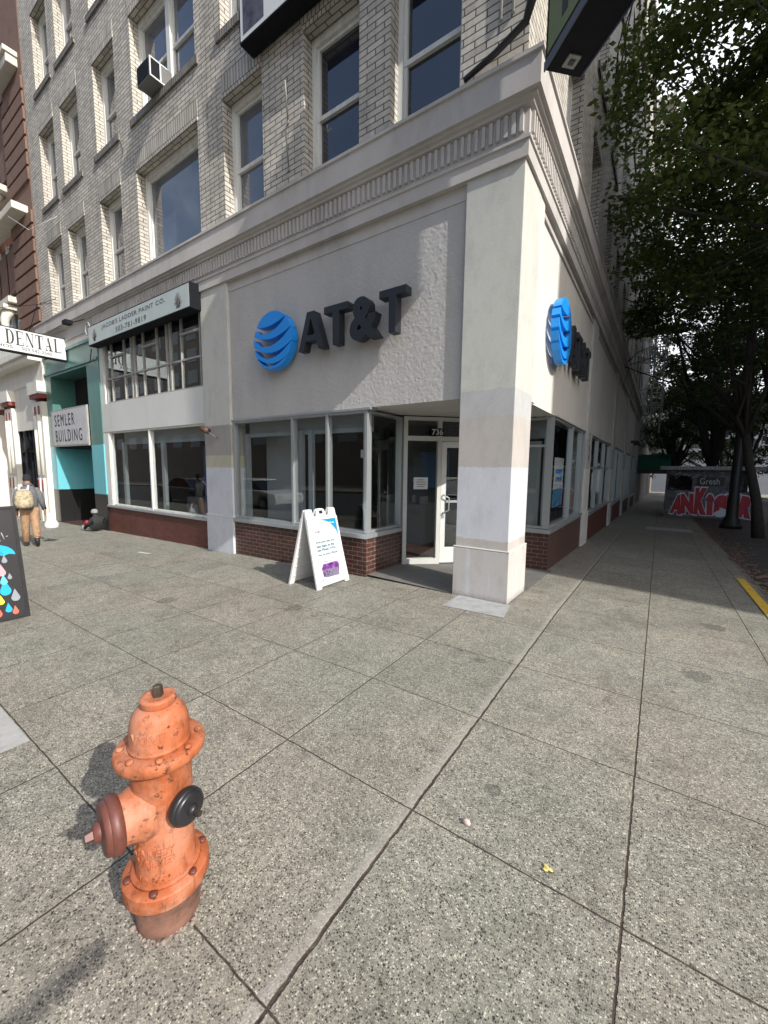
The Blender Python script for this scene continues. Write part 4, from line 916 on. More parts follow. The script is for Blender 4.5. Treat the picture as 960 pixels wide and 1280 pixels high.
def nozzle(az, z, r, L, capr, capL, mat, nutmat, tilt=0, nutL=.05):
    dv = Vector((math.cos(az)*math.cos(tilt), math.sin(az)*math.cos(tilt), math.sin(tilt))); Fm = Matrix.Translation((0, 0, z)) @ dv.to_track_quat('Z', 'Y').to_matrix().to_4x4()
    s = MB(); s.lathe([(r*1.22, .05), (r*1.20, .085), (r*1.08, .105), (r, .125), (r, L)], 40, Fm, cap=False); s.build('nozzle', M['orange'], H, local=True)
    s = MB(); s.lathe([(capr*.90, L-.012), (capr, L-.004), (capr*1.02, L+.008), (capr*1.0, L+capL*.55), (capr*.93, L+capL*.62), (capr*.93, L+capL*.62), (capr*.90, L+capL*.9), (capr*.82, L+capL), (capr*.82, L+capL), (capr*.33, L+capL+.004), (capr*.33, L+capL+.004), (capr*.30, L+capL+.022), (capr*.2, L+capL+.024)], 44, Fm)
    c_ = s.build('nozzle_cap', mat, H, local=True)
    s = MB(); s.lathe([(capr*.17+.004, L+capL+.02), (capr*.14+.003, L+capL+.02+nutL), (.004, L+capL+.022+nutL)], 5, Fm, smooth=False); s.build('cap_nut', nutmat, c_, local=True)
nozzle(R(260), .462, .084, .150, .096, .044, M['rust_red'], M['rust_red'], 0, .026)
nozzle(R(8), .482, .042, .120, .062, .034, M['black'], plain('greasy_steel', (.05, .045, .035), .4, .3, 20, .5), 0, .026)
nozzle(R(150), .482, .042, .130, .062, .034, M['black'], M['black'], 0, .026)
# raised casting letters bent round the barrel
def bent_text(string, az, z, w_, h_, rad, mat, up=None):
    s = MB(); add_text(s, string, (-w_/2, 0, 0), (1, 0, 0), (0, 1, 0), w_, h_, .007, .012)
    vs = []
    for x_, y_, e in s.v:
        rr = (rad(y_+z) if callable(rad) else rad) - .002 + e; a = az + x_/(.098)
        vs.append((math.cos(a)*rr, math.sin(a)*rr, y_+z))
    s.v = vs; return s.build('cast_lettering', mat, H, local=True)
for st, z_, w_ in (('KENNEDY', .345, .15), ('VALVE', .310, .12), ('ELMIRA', .275, .13), ('IOWA', .24, .10)): 
    if st != 'ELMIRA': bent_text(st, R(-52), z_-.03, w_, .030, .0995, M['orange'])
bent_text('VALVE', R(-50), .742, .12, .034, .0962, M['orange'])
s = MB(); 
for k in range(46):
    a = random.uniform(0, 2*PI); rr = random.uniform(.105, .13); sz = random.uniform(.004, .014)
    s.lathe([(sz, -.01), (sz*.8, sz*.5), (sz*.2, sz*.8)], 6, Matrix.Translation((HX+math.cos(a)*rr, HY+math.sin(a)*rr, 0)), smooth=False)
tag(s.build('gravel', plain('loose_grit', (.25, .2, .17), .9, .4, 60)), kind='stuff', label='loose grit round the hydrant foot')

# ------------------------------------------------------------------ brownstone building on the left
W = thing('brownstone_building', 'red brown brick building with rusticated blocks and cream shopfront', 'building', (-20, YA, 0))
s = MB(); s.box(-45, YA+.5, -2, LEFT-.02, YA+14, 22); s.build('main_wall', M['brick_orange'], W)
s = MB(); z = 5.9
while z < 9.6: s.box(-19.1, YA-.02, z, LEFT-.03, YA+.5, z+.36); z += .43
s.box(-19.05, YA+.03, 5.8, LEFT-.03, YA+.5, 9.7)
z = 10.6
while z < 13.6: s.box(-19.1, YA-.02, z, LEFT-.03, YA+.5, z+.36); z += .43
s.box(-19.05, YA+.03, 9.7, LEFT-.03, YA+.5, 20); s.box(-24.5, YA+.1, 5.8, -22.4, YA+.5, 20)
s.build('rusticated_pier', M['brownstone'], W, bevel=.012)
s = MB(); s.box(-24, YA+.12, 7.9, -19.1, YA+.5, 9.3); s.box(-24, YA+.12, 11.6, -19.1, YA+.5, 14.5); s.build('lintel_blocks', M['brownstone'], W)
s = MB(); s.box(-25, YA-.38, 9.72, -17.45, YA+.1, 9.95); s.build('stone_cornice', M['stone_trim'], W, bevel=.02); s = MB(); s.box(-25, YA-.25, 13.9, -17.35, YA+.1, 14.15); s.box(-25, YA-.32, 14.15, -17.3, YA+.1, 14.3); s.build('stone_cornice', M['stone_trim'], W, bevel=.02)
s = MB(); s.box(-25, YA-.2, 7.35, -19.3, YA+.4, 7.55); s.build('stone_sill', M['stone_trim'], W, bevel=.02); s = MB(); s.box(-25, YA-.2, 11.0, -19.3, YA+.4, 11.2); s.build('stone_sill', M['stone_trim'], W, bevel=.02)
for zz in (6.2, 10.1):
    s = MB(); pts = [(-19.75, YA-.05-.28*math.sin(t*2.4)*(1-t*.6), zz+.95-t*.9) for t in np.linspace(0, 1, 10)]; s.tube(pts, [.16-.07*t for t in np.linspace(0, 1, 10)], 10); s.box(-20.0, YA-.30, zz+.95, -19.5, YA+.2, zz+1.1); s.build('scroll_bracket', M['stone_trim'], W)
for (a, b, c_, d_) in ((-22.3, -19.4, 5.75, 7.3), (-22.3, -19.4, 7.56, 9.6), (-22.3, -19.4, 11.2, 13.6)):
    s = MB(); s.box(a, YA+.2, c_, b, YA+.51, d_); f = s.build('window', M['far_glass'], W)
    q = MB()
    for i in range(4): x_ = a+(b-a)*i/3; q.box(x_-.05, YA+.12, c_, x_+.05, YA+.25, d_)
    q.box(a, YA+.13, (c_+d_)/2-.04, b, YA+.24, (c_+d_)/2+.04); q.build('frame', M['white_paint'], f)
s = MB(); s.box(-45, YA-.05, 4.4, LEFT-.03, YA+.5, 5.05); s.box(-45, YA-.38, 5.05, LEFT-.10, YA+.5, 5.2); s.box(-45, YA-.46, 5.2, LEFT-.06, YA+.5, 5.42); s.box(-45, YA-.30, 5.42, LEFT-.03, YA+.5, 5.8); s.build('shopfront_cornice', M['storewhite'], W, bevel=.012)
for x_ in (-17.95, -21.2, -24.5):
    s = MB(); s.box(x_-.0, YA-.14, -.6, x_+.88, YA+.4, 3.75); s.box(x_-.06, YA-.24, 4.0, x_+.92, YA+.4, 4.4)
    for dx in (.14, .52): s.tube([(x_+dx+.1, YA-.16, 1.3), (x_+dx+.1, YA-.16, 3.3)], .05, 10); s.box(x_+dx, YA-.2, -.5, x_+dx+.2, YA-.14, 1.2)
    s.build('fluted_pilaster', M['storewhite'], W)
M['red_trim'] = plain('dark_red_trim', (.22, .04, .035), .6)
for x_ in (-17.95, -21.2): 
    s = MB(); s.box(x_-.03, YA-.2, 3.86, x_+.9, YA+.3, 3.99); s.build('red_trim', M['red_trim'], W)
    for dx in (.17, .55):
        s = MB(); s.box(x_+dx+.03, YA-.215, .75, x_+dx+.11, YA-.2, 1.15); s.build('red_inlay', M['red_trim'], W); s = MB(); s.box(x_+dx, YA-.155, 3.35, x_+dx+.14, YA-.135, 3.62); s.build('red_inlay', M['red_trim'], W)
s = MB(); s.box(-20.3, YA-.02, -.6, -17.96, YA+.35, .55); s.build('shopfront_panel', M['storewhite'], W); s = MB(); s.box(-20.3, YA-.02, 2.9, -17.96, YA+.35, 4.4); s.build('shopfront_panel', M['storewhite'], W)
s = MB(); s.box(-20.3, YA+.1, .55, -17.96, YA+.15, 2.9); f = s.build('shopfront_window', M['upper_glass_grey'], W)
s = MB()
for x_ in (-20.3, -19.6, -19.2, -18.7, -18.05): s.box(x_, YA+.02, .55, x_+.08, YA+.12, 2.9)
s.box(-20.3, YA+.03, 2.1, -18.0, YA+.11, 2.18); s.build('frame', M['near_black'], f)
s = MB(); s.box(-20.32, YA-.05, .5, -17.96, YA, .62); s.build('shop_sill', M['stone_trim'], W)

# ------------------------------------------------------------------ buildings round the crossing and down the street
def block(name, label, x0, x1, y0, y1, h_, wallm, face, floors, n, winm=M['far_glass'], zbase=None):
    t = thing(name, label, 'building', ((x0+x1)/2, (y0+y1)/2, 0)); zb = -6 if zbase is None else zbase
    s = MB(); s.box(x0, y0, zb, x1, y1, h_); s.build('wall', wallm, t)
    s = MB(); s.box(x0-.4, y0-.4, h_, x1+.4, y1+.4, h_+.7); s.build('cornice', M['stone_trim'], t)
    fh = (h_-5)/floors
    for fi in range(floors):
        z0 = 4.6+fi*fh
        for f_ in face:
            L = (y1-y0) if f_ in 'WE' else (x1-x0)
            for i in range(n):
                c_ = (i+.5)/n*L; a = c_-L/n*.27; b = c_+L/n*.27
                s = MB()
                if f_ == 'W': s.box(x0-.06, y0+a, z0, x0+.05, y0+b, z0+fh*.62)
                if f_ == 'E': s.box(x1-.05, y0+a, z0, x1+.06, y0+b, z0+fh*.62)
                if f_ == 'N': s.box(x0+a, y1-.05, z0, x0+b, y1+.06, z0+fh*.62)
                if f_ == 'S': s.box(x0+a, y0-.06, z0, x0+b, y0+.05, z0+fh*.62)
                s.build('window', winm, t)
    return t
M['far_brick'] = plain('far_tan_wall', (.17, .135, .11), .85, .15, .4); M['far_pale'] = plain('far_pale_wall', (.52, .47, .40), .85, .1, .4); M['far_grey'] = plain('far_grey_wall', (.22, .23, .25), .8, .1, .4)
EB0 = 3.3
block('corner_block', 'tan office building on the far corner across the side street', 17.5, 34, EB0, 40, 30, M['far_brick'], 'W', 8, 9)
block('office_block', 'grey office building further along the far side of the street', 17.5, 34, 41, 90, 28, M['far_grey'], 'W', 7, 8)
block('street_end_block', 'grey building closing the far end of the street behind the trees', -30, 40, 132, 150, 20, M['far_grey'], 'S', 5, 14)
block('pale_tower', 'pale sunlit tower rising beyond the side facade', -14, XB, 44, 66, 32, M['far_pale'], 'ES', 9, 5)
block('middle_block', 'low dark brick building past the fire escape', -16, XB-.1, 67, 110, 14, M['far_brick'], 'ES', 3, 7)
s_ = block('opposite_block', 'brown building across the front street seen only in shop glass', -150, -12, -44, -27, 25, M['far_brick'], 'N', 6, 26)
block('opposite_tower', 'grey building across the front street seen only in shop glass', -10, 6, -44, -27, 20, M['far_grey'], 'N', 3, 5)

block('east_end_block', 'dark tan building closing the front street far to the east', 110, 130, -70, 60, 17, M['far_brick'], 'W', 4, 16)
# ------------------------------------------------------------------ awning, fire escape
t = thing('awning', 'green barrel awning over a doorway at the far end of the side wall', 'awning', (XB, 38, 2))
s = MB(); n = 12; z0 = gz(0, 38)+2.75
for k in range(n):
    a0, a1 = PI/2*k/n, PI/2*(k+1)/n
    p = [(XB+2.1, 37.5+2.6*(1-math.cos(a0))*.5, z0+1.2*math.sin(a0)), (XB+2.1, 37.5+2.6*(1-math.cos(a1))*.5, z0+1.2*math.sin(a1))]
    s.poly([(XB-.1, p[0][1], p[0][2]), p[0], p[1], (XB-.1, p[1][1], p[1][2])])
s.poly([(XB+2.1, 37.5+1.3*(1-math.cos(a)), z0+1.2*math.sin(a)) for a in np.linspace(0, PI/2, 8)]+[(XB+2.1, 38.8, z0)])
s.build('canvas', M['green_awning'], t)
s = MB(); s.box(XB-.1, 37.45, z0-.32, XB+2.1, 37.5, z0); s.build('valance', M['text_grey'], t)
s = MB(); s.tube([(XB+2.0, 37.6, gz(0, 38)), (XB+2.0, 37.6, z0)], .03, 6); s.build('post', M['black'], t)
s = MB(); s.box(XB-.4, 36.0, -1.7, XB-.1, 44, 6); tag(s.build('link_wall', M['far_grey']), 'dark recessed wall behind the green awning', 'wall')
t = thing('fire_escape', 'pale iron fire escape with ladder hanging off the side wall', 'fire escape', (XB, 32, 6))
for zz in (5.75, 9.2, 12.6):
    s = MB()
    for k in range(9): s.box(XB+.05+k*.14, 30.5, zz, XB+.12+k*.14, 34.5, zz+.04)
    s.box(XB+.05, 30.5, zz-.04, XB+1.3, 30.56, zz); s.box(XB+.05, 34.44, zz-.04, XB+1.3, 34.5, zz); s.build('platform', M['escape_iron'], t)
s = MB()
for zz in (5.75, 9.2, 12.6):
    for h_ in (.5, 1.0):
        s.tube([(XB+.05, 30.5, zz+h_), (XB+1.3, 30.5, zz+h_), (XB+1.3, 34.5, zz+h_), (XB+.05, 34.5, zz+h_)], .035, 5)
    for i in range(9): s.tube([(XB+1.3, 30.5+i*.5, zz), (XB+1.3, 30.5+i*.5, zz+1)], .024, 4)
    for i in range(5): s.tube([(XB+.05+i*.3, 30.5, zz), (XB+.05+i*.3, 30.5, zz+1)], .024, 4)
s.build('railing', M['escape_iron'], t)
s = MB()
for dx in (.72, 1.22): s.tube([(XB+dx, 30.1, 4.0 if dx > 1 else 5.4), (XB+dx, 30.1, 13)], .045, 5)
for k in range(24): s.tube([(XB+.72, 30.1, 5.5+k*.3), (XB+1.22, 30.1, 5.5+k*.3)], .028, 4)
s.build('ladder', M['escape_iron'], t)
s = MB(); s.tube([(XB, 30.6, 4.6), (XB+1.25, 30.6, 5.75)], .035, 5); s.tube([(XB, 34.4, 4.6), (XB+1.25, 34.4, 5.75)], .035, 5); s.build('brace', M['escape_iron'], t)
for i, (yy, lb) in enumerate(((26.5, 'nearer'), (29.0, 'farther'))):
    s = MB(); s.box(XB, yy, 3.2, XB+.35, yy+.12, 3.34); s.lathe([(.09, 0), (.05, .12)], 10, Matrix.Translation((XB+.35, yy+.06, 3.15))); tag(s.build('wall_lamp', M['black']), lb+' small dark lamp on the shaded side wall before the awning', 'lamp', 'dark lamps on the side wall')

# ------------------------------------------------------------------ graffiti kiosk
K = thing('kiosk', 'low wooden street kiosk covered in red and white graffiti', 'kiosk', (1.8, 26, -.6))
kx0, kx1, ky0, ky1, kz0, kz1 = .28, 3.55, 25.0, 27.4, -.66, 1.92
M['kiosk'] = plain('grimy_tagged_plywood', (.13, .13, .14), .7, .75, 5)
s = MB(); s.box(kx0, ky0, kz0, kx1, ky0+.05, .72); s.box(kx0+1.05, ky0, .72, 2.75, ky0+.05, kz1-.18); s.box(kx0, ky0, 1.45, kx0+1.05, ky0+.05, kz1-.18)
s.box(kx0, ky0, .72, kx0+.08, ky0+.05, 1.45); s.box(kx0, ky1-.05, kz0, kx1, ky1, kz1-.2); s.box(kx0, ky0+.05, kz0, kx0+.05, ky1, .72); s.box(kx1-.05, ky0+.05, kz0, kx1, ky1, .72)
s.box(3.45, ky0, .72, kx1, ky0+.05, kz1-.18); s.build('board_wall', M['kiosk'], K)
s = MB(); s.box(kx0-.3, ky0-.3, kz1-.18, kx1+.4, ky1+.2, kz1); s.build('roof', plain('pale_roof_edge', (.33, .33, .31), .7, .3, 5), K)
s = MB(); s.box(kx0+.08, ky0+.5, kz0+.02, kx1-.1, ky1-.1, kz0+.06); s.build('floor', M['black'], K)
s = MB(); 
gx = [('A', .50), ('N', .98), ('K', 1.48), ('i', 1.98), ('S', 2.22), ('E', 2.72), ('R', 3.10)]
wts = MB(); reds = MB(); pn = MB()
for i, (ch, x_) in enumerate(gx):
    w_ = .42 if ch != 'i' else .16; h_ = (.95, .98, 1.30, 1.0, 1.0, 1.0, 1.0)[i]; rot = (-.10, .06, .0, .04, -.05, .05, -.12)[i]
    u_ = Vector((math.cos(rot), 0, math.sin(rot))); v_ = Vector((-math.sin(rot), 0, math.cos(rot)))
    add_text(wts, ch, (x_-.05, ky0-.004-.0012*i, -.50), u_, v_, w_+.18, h_+.14, .003, .15)
    add_text(reds, ch, (x_, ky0-.013-.0012*i, -.45), u_, v_, w_+.08, h_+.02, .003, .095)
wts.build('graffiti_outline', plain('white_spray', (.7, .7, .76), .6, .15, 6), K); reds.build('graffiti_fill', plain('red_spray', (.45, .03, .045), .5, .25, 6), K)
s = MB(); add_text(s, 'Gresh', (1.62, ky0-.006, 1.05), (1, 0, 0), ZUP, .75, .30, .003, .0); add_text(s, 'ZONA TUWEKATHU', (kx0+.1, ky0-.305, kz1-.16), (1, 0, 0), ZUP, 2.7, .12, .003, -.01)
for k in range(70):
    x_ = random.uniform(kx0+.1, 3.1); z_ = random.choice([random.uniform(.5, .85), random.uniform(1.35, 1.65), random.uniform(-.6, .5)]); s.tube([(x_, ky0-.004, z_), (x_+random.uniform(-.12, .12), ky0-.004, z_+random.uniform(-.1, .12)), (x_+random.uniform(-.05, .2), ky0-.004, z_+random.uniform(-.1, .1))], .009, 4)
s.build('graffiti_tags', M['sheet_white'], K)
s = MB(); s.box(1.5, ky0-.003, .98, 2.55, ky0, 1.42); s.build('black_panel', M['black'], K)

# ------------------------------------------------------------------ lamp posts
def lamp_post(x_, y_, label, r=.15, top=4.3, heads=True):
    z = gz(x_, y_); t = thing('street_lamp', label, 'street lamp', (x_, y_, z), 'dark ornamental street lamps')
    s = MB(); s.lathe([(.34, 0), (.34, .12), (.34, .12), (.28, .16), (.25, .34), (.20, .42), (r*1.15, .55), (r*1.1, 1.1), (r, 1.2), (r*.75, top)], 16); s.build('post', M['iron'], t, local=True)
    if heads:
        s = MB(); s.tube([(-.55, 0, top+.05), (-.5, 0, top-.1), (-.2, 0, top-.18), (0, 0, top-.05), (.2, 0, top-.18), (.5, 0, top-.1), (.55, 0, top+.05)], .035, 8); s.build('crossarm', M['iron'], t, local=True)
        for sx in (-.55, .55):
            s = MB(); s.lathe([(.06, top+.05), (.16, top+.2), (.19, top+.42), (.13, top+.6), (.02, top+.68)], 16, Matrix.Translation((sx, 0, 0))); g_ = s.build('globe', plain('milky_lamp_glass', (.5, .52, .52), .25, .1, 4), t, local=True)
            s = MB(); s.lathe([(.17, top+.56), (.09, top+.68), (.02, top+.78)], 12, Matrix.Translation((sx, 0, 0))); s.build('cap', M['iron'], g_, local=True)
    return t
lamp_post(2.34, 19.9, 'thick dark iron post in front of the graffiti kiosk', .16, 9.0, False)
lamp_post(2.35, 30.5, 'twin globe street lamp standing behind the graffiti kiosk', .13, 4.4, True)

t = thing('shadow_pole', 'unseen slim grey pole added so its short side arm casts the bar shadow at lower left', 'pole', (2.1, -1.1, 0))  # invented pole out of view, shaped to throw the bar shadow
s = MB(); s.lathe([(.09, 0), (.09, .1), (.055, .16), (.05, 2.75), (.02, 2.8)], 14); s.build('post', M['fire_iron'], t, local=True)
s = MB(); s.tube([(0, 0, 2.62), (0, .86, 2.62)], [.034, .030], 10); s.build('arm', M['fire_iron'], t, local=True)

# ------------------------------------------------------------------ trees
def leaf_mat(name, c1, c2):
    a = N(name); oi = a.n('ObjectInfo'); ge = a.n('NewGeometry'); v = a.obj()
    c = a.mix(a.noise(v, 1.3, 3), c1, c2)
    wn = a.n('TexWhiteNoise', noise_dimensions='3D'); vm = a.n('VectorMath', operation='SNAP'); a.put(vm.inputs[0], v); vm.inputs[1].default_value = (.09, .09, .09); a.put(wn.inputs['Vector'], vm.outputs[0])
    c = a.mix(1.0, c, a.ramp(wn.outputs['Value'], [(0, (.6, .65, .6)), (1, (1.35, 1.25, 1.1))]), 'MULTIPLY')
    a.done(c, .5, 0, .3)
    tr = a.n('BsdfTranslucent'); a.put(tr.inputs[0], c); mx = a.n('MixShader'); mx.inputs[0].default_value = .42
    a.t.links.new(a.b.outputs[0], mx.inputs[1]); a.t.links.new(tr.outputs[0], mx.inputs[2]); a.t.links.new(mx.outputs[0], a.o.inputs[0]); return a.m
M['leafA'] = leaf_mat('leaf_green', (.058, .095, .025), (.10, .135, .038)); M['leafB'] = leaf_mat('leaf_dark_green', (.04, .07, .02), (.065, .10, .03))
def tree(label, x_, y_, h_, spread, crown_lo, nclump, per, leaf, mat, lean=(0, 0), trunk_r=.16, ctr=None, seed=1):
    rng = np.random.default_rng(seed); z = gz(x_, y_)
    t = thing('street_tree', label, 'tree', (x_, y_, z), 'leafy street trees along the side street')
    s = MB(); fork = crown_lo*.8
    top = Vector((lean[0], lean[1], fork)); base = [Vector((0, 0, -.1)), Vector((lean[0]*.25, lean[1]*.2, fork*.35)), Vector((lean[0]*.7, lean[1]*.6, fork*.7)), top]
    s.tube(base, [trunk_r*1.35, trunk_r, trunk_r*.9, trunk_r*.85], 12)
    cx, cy = (ctr or (lean[0], lean[1])); cz = (crown_lo+h_)/2; rz = (h_-crown_lo)/2
    # clump centres through the ellipsoid, more near its skin
    P = rng.normal(size=(nclump, 3)); P /= np.linalg.norm(P, axis=1)[:, None]; P *= (rng.random(nclump)**.45)[:, None]
    cl = P*np.array([spread, spread, rz])+np.array([cx, cy, cz])
    limbs = rng.choice(nclump, 11, replace=False)
    tips = []
    for k in limbs:
        e = Vector(cl[k]); m = top.lerp(e, .5)+Vector((rng.normal()*.3, rng.normal()*.3, .35)); q = top.lerp(e, .2)+Vector((0, 0, .1))
        s.tube([top-Vector((0, 0, .1)), q, m, e], [trunk_r*.55, trunk_r*.42, trunk_r*.25, .015], 7); tips += [q, m, e]
    for k in range(nclump):
        e = Vector(cl[k]); near = min(tips, key=lambda q: (q-e).length)
        mid = near.lerp(e, .5)+Vector(rng.normal(size=3)*.15); s.tube([near, mid, e], [.022, .014, .006], 4, cap=False)
    s.build('trunk', M['bark'], t, local=True)
    # leaves
    cs = np.repeat(cl, per, axis=0); N_ = len(cs); rad = rng.uniform(.45, .95, nclump)*spread*.27; rad = np.repeat(rad, per)
    q = rng.normal(size=(N_, 3)); q /= np.linalg.norm(q, axis=1)[:, None]; q *= (rng.random(N_)**.5)[:, None]
    pos = cs+q*rad[:, None]*np.array([1.15, 1.15, .6])
    wx_, wy_, wz_ = pos[:, 0]+x_, pos[:, 1]+y_, pos[:, 2]+z; ok = (wx_ > XB+.12) & ~((wx_ < .6+.02*(wy_-10)) & (wz_ < 1.7+wy_*.27) & (wy_ > 11) & (wy_ < 33)); pos = pos[ok]; N_ = len(pos)
    a = rng.normal(size=(N_, 3)); a[:, 2] = a[:, 2]*.45-.35; a /= np.linalg.norm(a, axis=1)[:, None]
    up = np.tile(np.array([0, 0, 1.]), (N_, 1))+rng.normal(size=(N_, 3))*.45; b = np.cross(a, up); b /= np.linalg.norm(b, axis=1)[:, None]
    L = (leaf*rng.uniform(.6, 1.25, N_))[:, None]; nn = np.cross(a, b)
    v0 = pos; v1 = pos+a*L*.45+b*L*.30; v2 = pos+a*L-nn*L*.1; v3 = pos+a*L*.45-b*L*.30
    V = np.stack([v0, v1, v2, v3], 1).reshape(-1, 3)
    me = bpy.data.meshes.new('crown'); me.vertices.add(4*N_); me.vertices.foreach_set('co', V.astype(np.float32).ravel())
    me.loops.add(4*N_); me.loops.foreach_set('vertex_index', np.arange(4*N_, dtype=np.int32)); me.polygons.add(N_)
    me.polygons.foreach_set('loop_start', np.arange(0, 4*N_, 4, dtype=np.int32)); me.polygons.foreach_set('loop_total', np.full(N_, 4, dtype=np.int32))
    me.update(calc_edges=True); me.materials.append(mat); o = bpy.data.objects.new('crown', me); C.objects.link(o); o.parent = t
    return t
tree('nearest street tree, its leafy crown filling the upper right corner', 3.7, 9.6, 13.5, 3.4, 4.9, 120, 260, .125, M['leafA'], (-.3, .1), .17, (-2.5, .9), 3)
tree('slim curving street tree right of the iron post', 2.67, 16.87, 13.5, 3.7, 4.0, 120, 230, .15, M['leafA'], (-.55, .1), .13, (-1.9, .3), 5)
tree('street tree just outside the picture whose crown fills its right edge', 4.6, 12.6, 12.0, 3.0, 5.2, 90, 230, .14, M['leafA'], (-.3, .1), .15, (-1.3, 0), 23)
tree('street tree with spreading limbs directly behind the graffiti kiosk', 2.2, 29.5, 14, 4.6, 3.4, 100, 220, .2, M['leafB'], (.2, .2), .32, (-.7, 0), 8)
tree('street tree in the middle distance right of the kiosk', 4.3, 24.0, 15, 4.2, 4.0, 100, 220, .18, M['leafB'], (.1, .2), .2, (-1.2, 0), 11)
tree('tall street tree filling the gap beside the fire escape', .9, 39.5, 15, 3.9, 3.6, 110, 200, .22, M['leafB'], (0, 0), .2, (-.2, 0), 41)
tree('distant street tree down the sidewalk beyond the awning', .9, 50, 15, 4.6, 3.6, 70, 160, .26, M['leafB'], (0, 0), .2, (0, 0), 13)
tree('farthest street tree by the road', 5.5, 42, 15, 4.5, 3.2, 70, 160, .26, M['leafB'], (0, 0), .22, (-1.0, 0), 17)
tree('broad distant tree on the left of the far street end', -3.0, 95, 15, 7, 2.0, 60, 150, .4, M['leafB'], (0, 0), .3, (0, 0), 29)
tree('dark distant tree beside the far office block', 12.5, 62, 14, 6, 1.6, 70, 150, .35, M['leafB'], (0, 0), .3, (0, 0), 31)
tree('large distant tree closing the street', 7.0, 70, 16, 7, 3.0, 70, 150, .35, M['leafA'], (0, 0), .3, (-2, 0), 19)

# fallen leaves in the gutter strip
rng = np.random.default_rng(5); s = MB()
M['dead_leaf'] = plain('dry_leaf', (.22, .15, .10), .8, .6, 25)
for k in range(1300):
    y_ = rng.uniform(4, 26); x_ = 1.36+abs(rng.normal())*.22*(1+(y_ > 12)*.6); z_ = gz(x_, y_)+.004; a = rng.uniform(0, 2*PI); L = rng.uniform(.025, .065)
    c_, q_ = math.cos(a), math.sin(a); s.poly([(x_-c_*L, y_-q_*L, z_), (x_+q_*L*.5, y_-c_*L*.5, z_+.01), (x_+c_*L, y_+q_*L, z_+.004), (x_-q_*L*.5, y_+c_*L*.5, z_+.008)])
tag(s.build('fallen_leaves', M['dead_leaf']), kind='stuff', label='dry brown leaves littering the edge of the brick paving')
def leaf(x_, y_, L, mat, label, a=0):
    s = MB(); pts = []
    for k in range(14):
        t_ = 2*PI*k/14; rr = L*(.72+.28*math.cos(t_*3)+.1*(k % 2)); pts.append((x_+rr*math.cos(t_+a), y_+rr*.8*math.sin(t_+a), .006+.006*abs(math.sin(t_*2))))
    s.poly(pts); tag(s.build('fallen_leaf', mat), label, 'leaf')
leaf(-.277, 1.668, .022, plain('yellow_leaf', (.62, .52, .16), .7, .2, 40), 'single yellow leaf lying on the concrete in the foreground')
s = MB(); s.lathe([(.014, 0), (.020, .008), (.016, .02), (.004, .026)], 12, Matrix.Translation((-.649, 1.681, 0)) @ Matrix.Diagonal((1.1, .7, 1, 1))); tag(s.build('pebble', plain('pinkish_stone', (.50, .40, .36), .7, .2, 30)), 'small pinkish stone lying on the foreground concrete', 'pebble')
s = MB(); s.poly([(-8.9, 3.9, gz(-8.9, 4)+.004), (-8.55, 3.95, gz(-8.6, 4)+.004), (-8.5, 4.0, gz(-8.5, 4)+.004), (-8.9, 3.96, gz(-8.9, 4)+.004)])
tag(s.build('paper_scrap', M['sheet_white']), 'thin white scrap of paper on the sidewalk before the paint shop', 'litter')

# ------------------------------------------------------------------ people
def skin_body(name, joints, bones, mat, parent, root=0, sub=2):
    me = bpy.data.meshes.new(name); me.from_pydata([j[0] for j in joints], bones, []); me.materials.append(mat)
    o = bpy.data.objects.new(name, me); C.objects.link(o); o.parent = parent
    m = o.modifiers.new('skin', 'SKIN'); m.use_smooth_shade = True
    for i, j in enumerate(joints):
        r = j[1] if isinstance(j[1], tuple) else (j[1], j[1]); me.skin_vertices[0].data[i].radius = r
    me.skin_vertices[0].data[root].use_root = True
    q = o.modifiers.new('sub', 'SUBSURF'); q.levels = sub; q.render_levels = sub
    return o
def cloth(name, c, var=.25, sc=9): return plain(name, c, .9, var, sc, bump=.4, bscale=14, bdist=.02)
M['tan'] = cloth('tan_trousers', (.32, .20, .115), .5, 14); M['greyhood'] = cloth('grey_hoodie', (.115, .12, .13)); M['skin'] = plain('skin', (.30, .17, .11), .5, .1)
M['knit'] = cloth('black_knit', (.012, .012, .013)); M['canvas'] = plain('patterned_canvas', (.36, .30, .20), .9, .75, 16); M['darkcloth'] = cloth('dark_jacket', (.018, .02, .022)); M['redcloth'] = cloth('red_cloth', (.42, .03, .05)); M['greycap'] = cloth('grey_cap', (.22, .22, .22))
px, py = -11.75, 2.93; pz = gz(px, py)
# local frame: +x = walking direction, away from the camera (towards -x in the world)
Pn = thing('person', 'person in grey hoodie, black beanie and tan trousers walking away with backpack', 'person', (px, py, pz), None, R(165))
Pn.scale = (.86, .80, .98)
J = [((0, 0, .86), .125), ((0, 0, 1.02), (.15, .13)), ((.04, 0, 1.20), (.18, .13)), ((.06, 0, 1.33), (.13, .10)), ((.09, 0, 1.40), .055), ((.12, 0, 1.47), .075), ((.125, 0, 1.535), (.085, .075)), ((.12, 0, 1.60), .05),
     ((.02, .09, .80), .10), ((.10, .11, .47), .075), ((.10, .12, .12), .052), ((.13, .12, .05), .048), ((.25, .13, .035), .035),
     ((.02, -.09, .80), .10), ((-.03, -.11, .47), .075), ((-.24, -.12, .20), .052), ((-.27, -.12, .13), .048), ((-.20, -.12, .05), .035),
     ((.05, .19, 1.30), .07), ((-.02, .25, 1.05), .055), ((.07, .26, .84), .04), ((.10, .26, .77), .032),
     ((.05, -.19, 1.30), .07), ((-.02, -.27, 1.06), .055), ((.05, -.33, .84), .04), ((.06, -.34, .77), .032)]
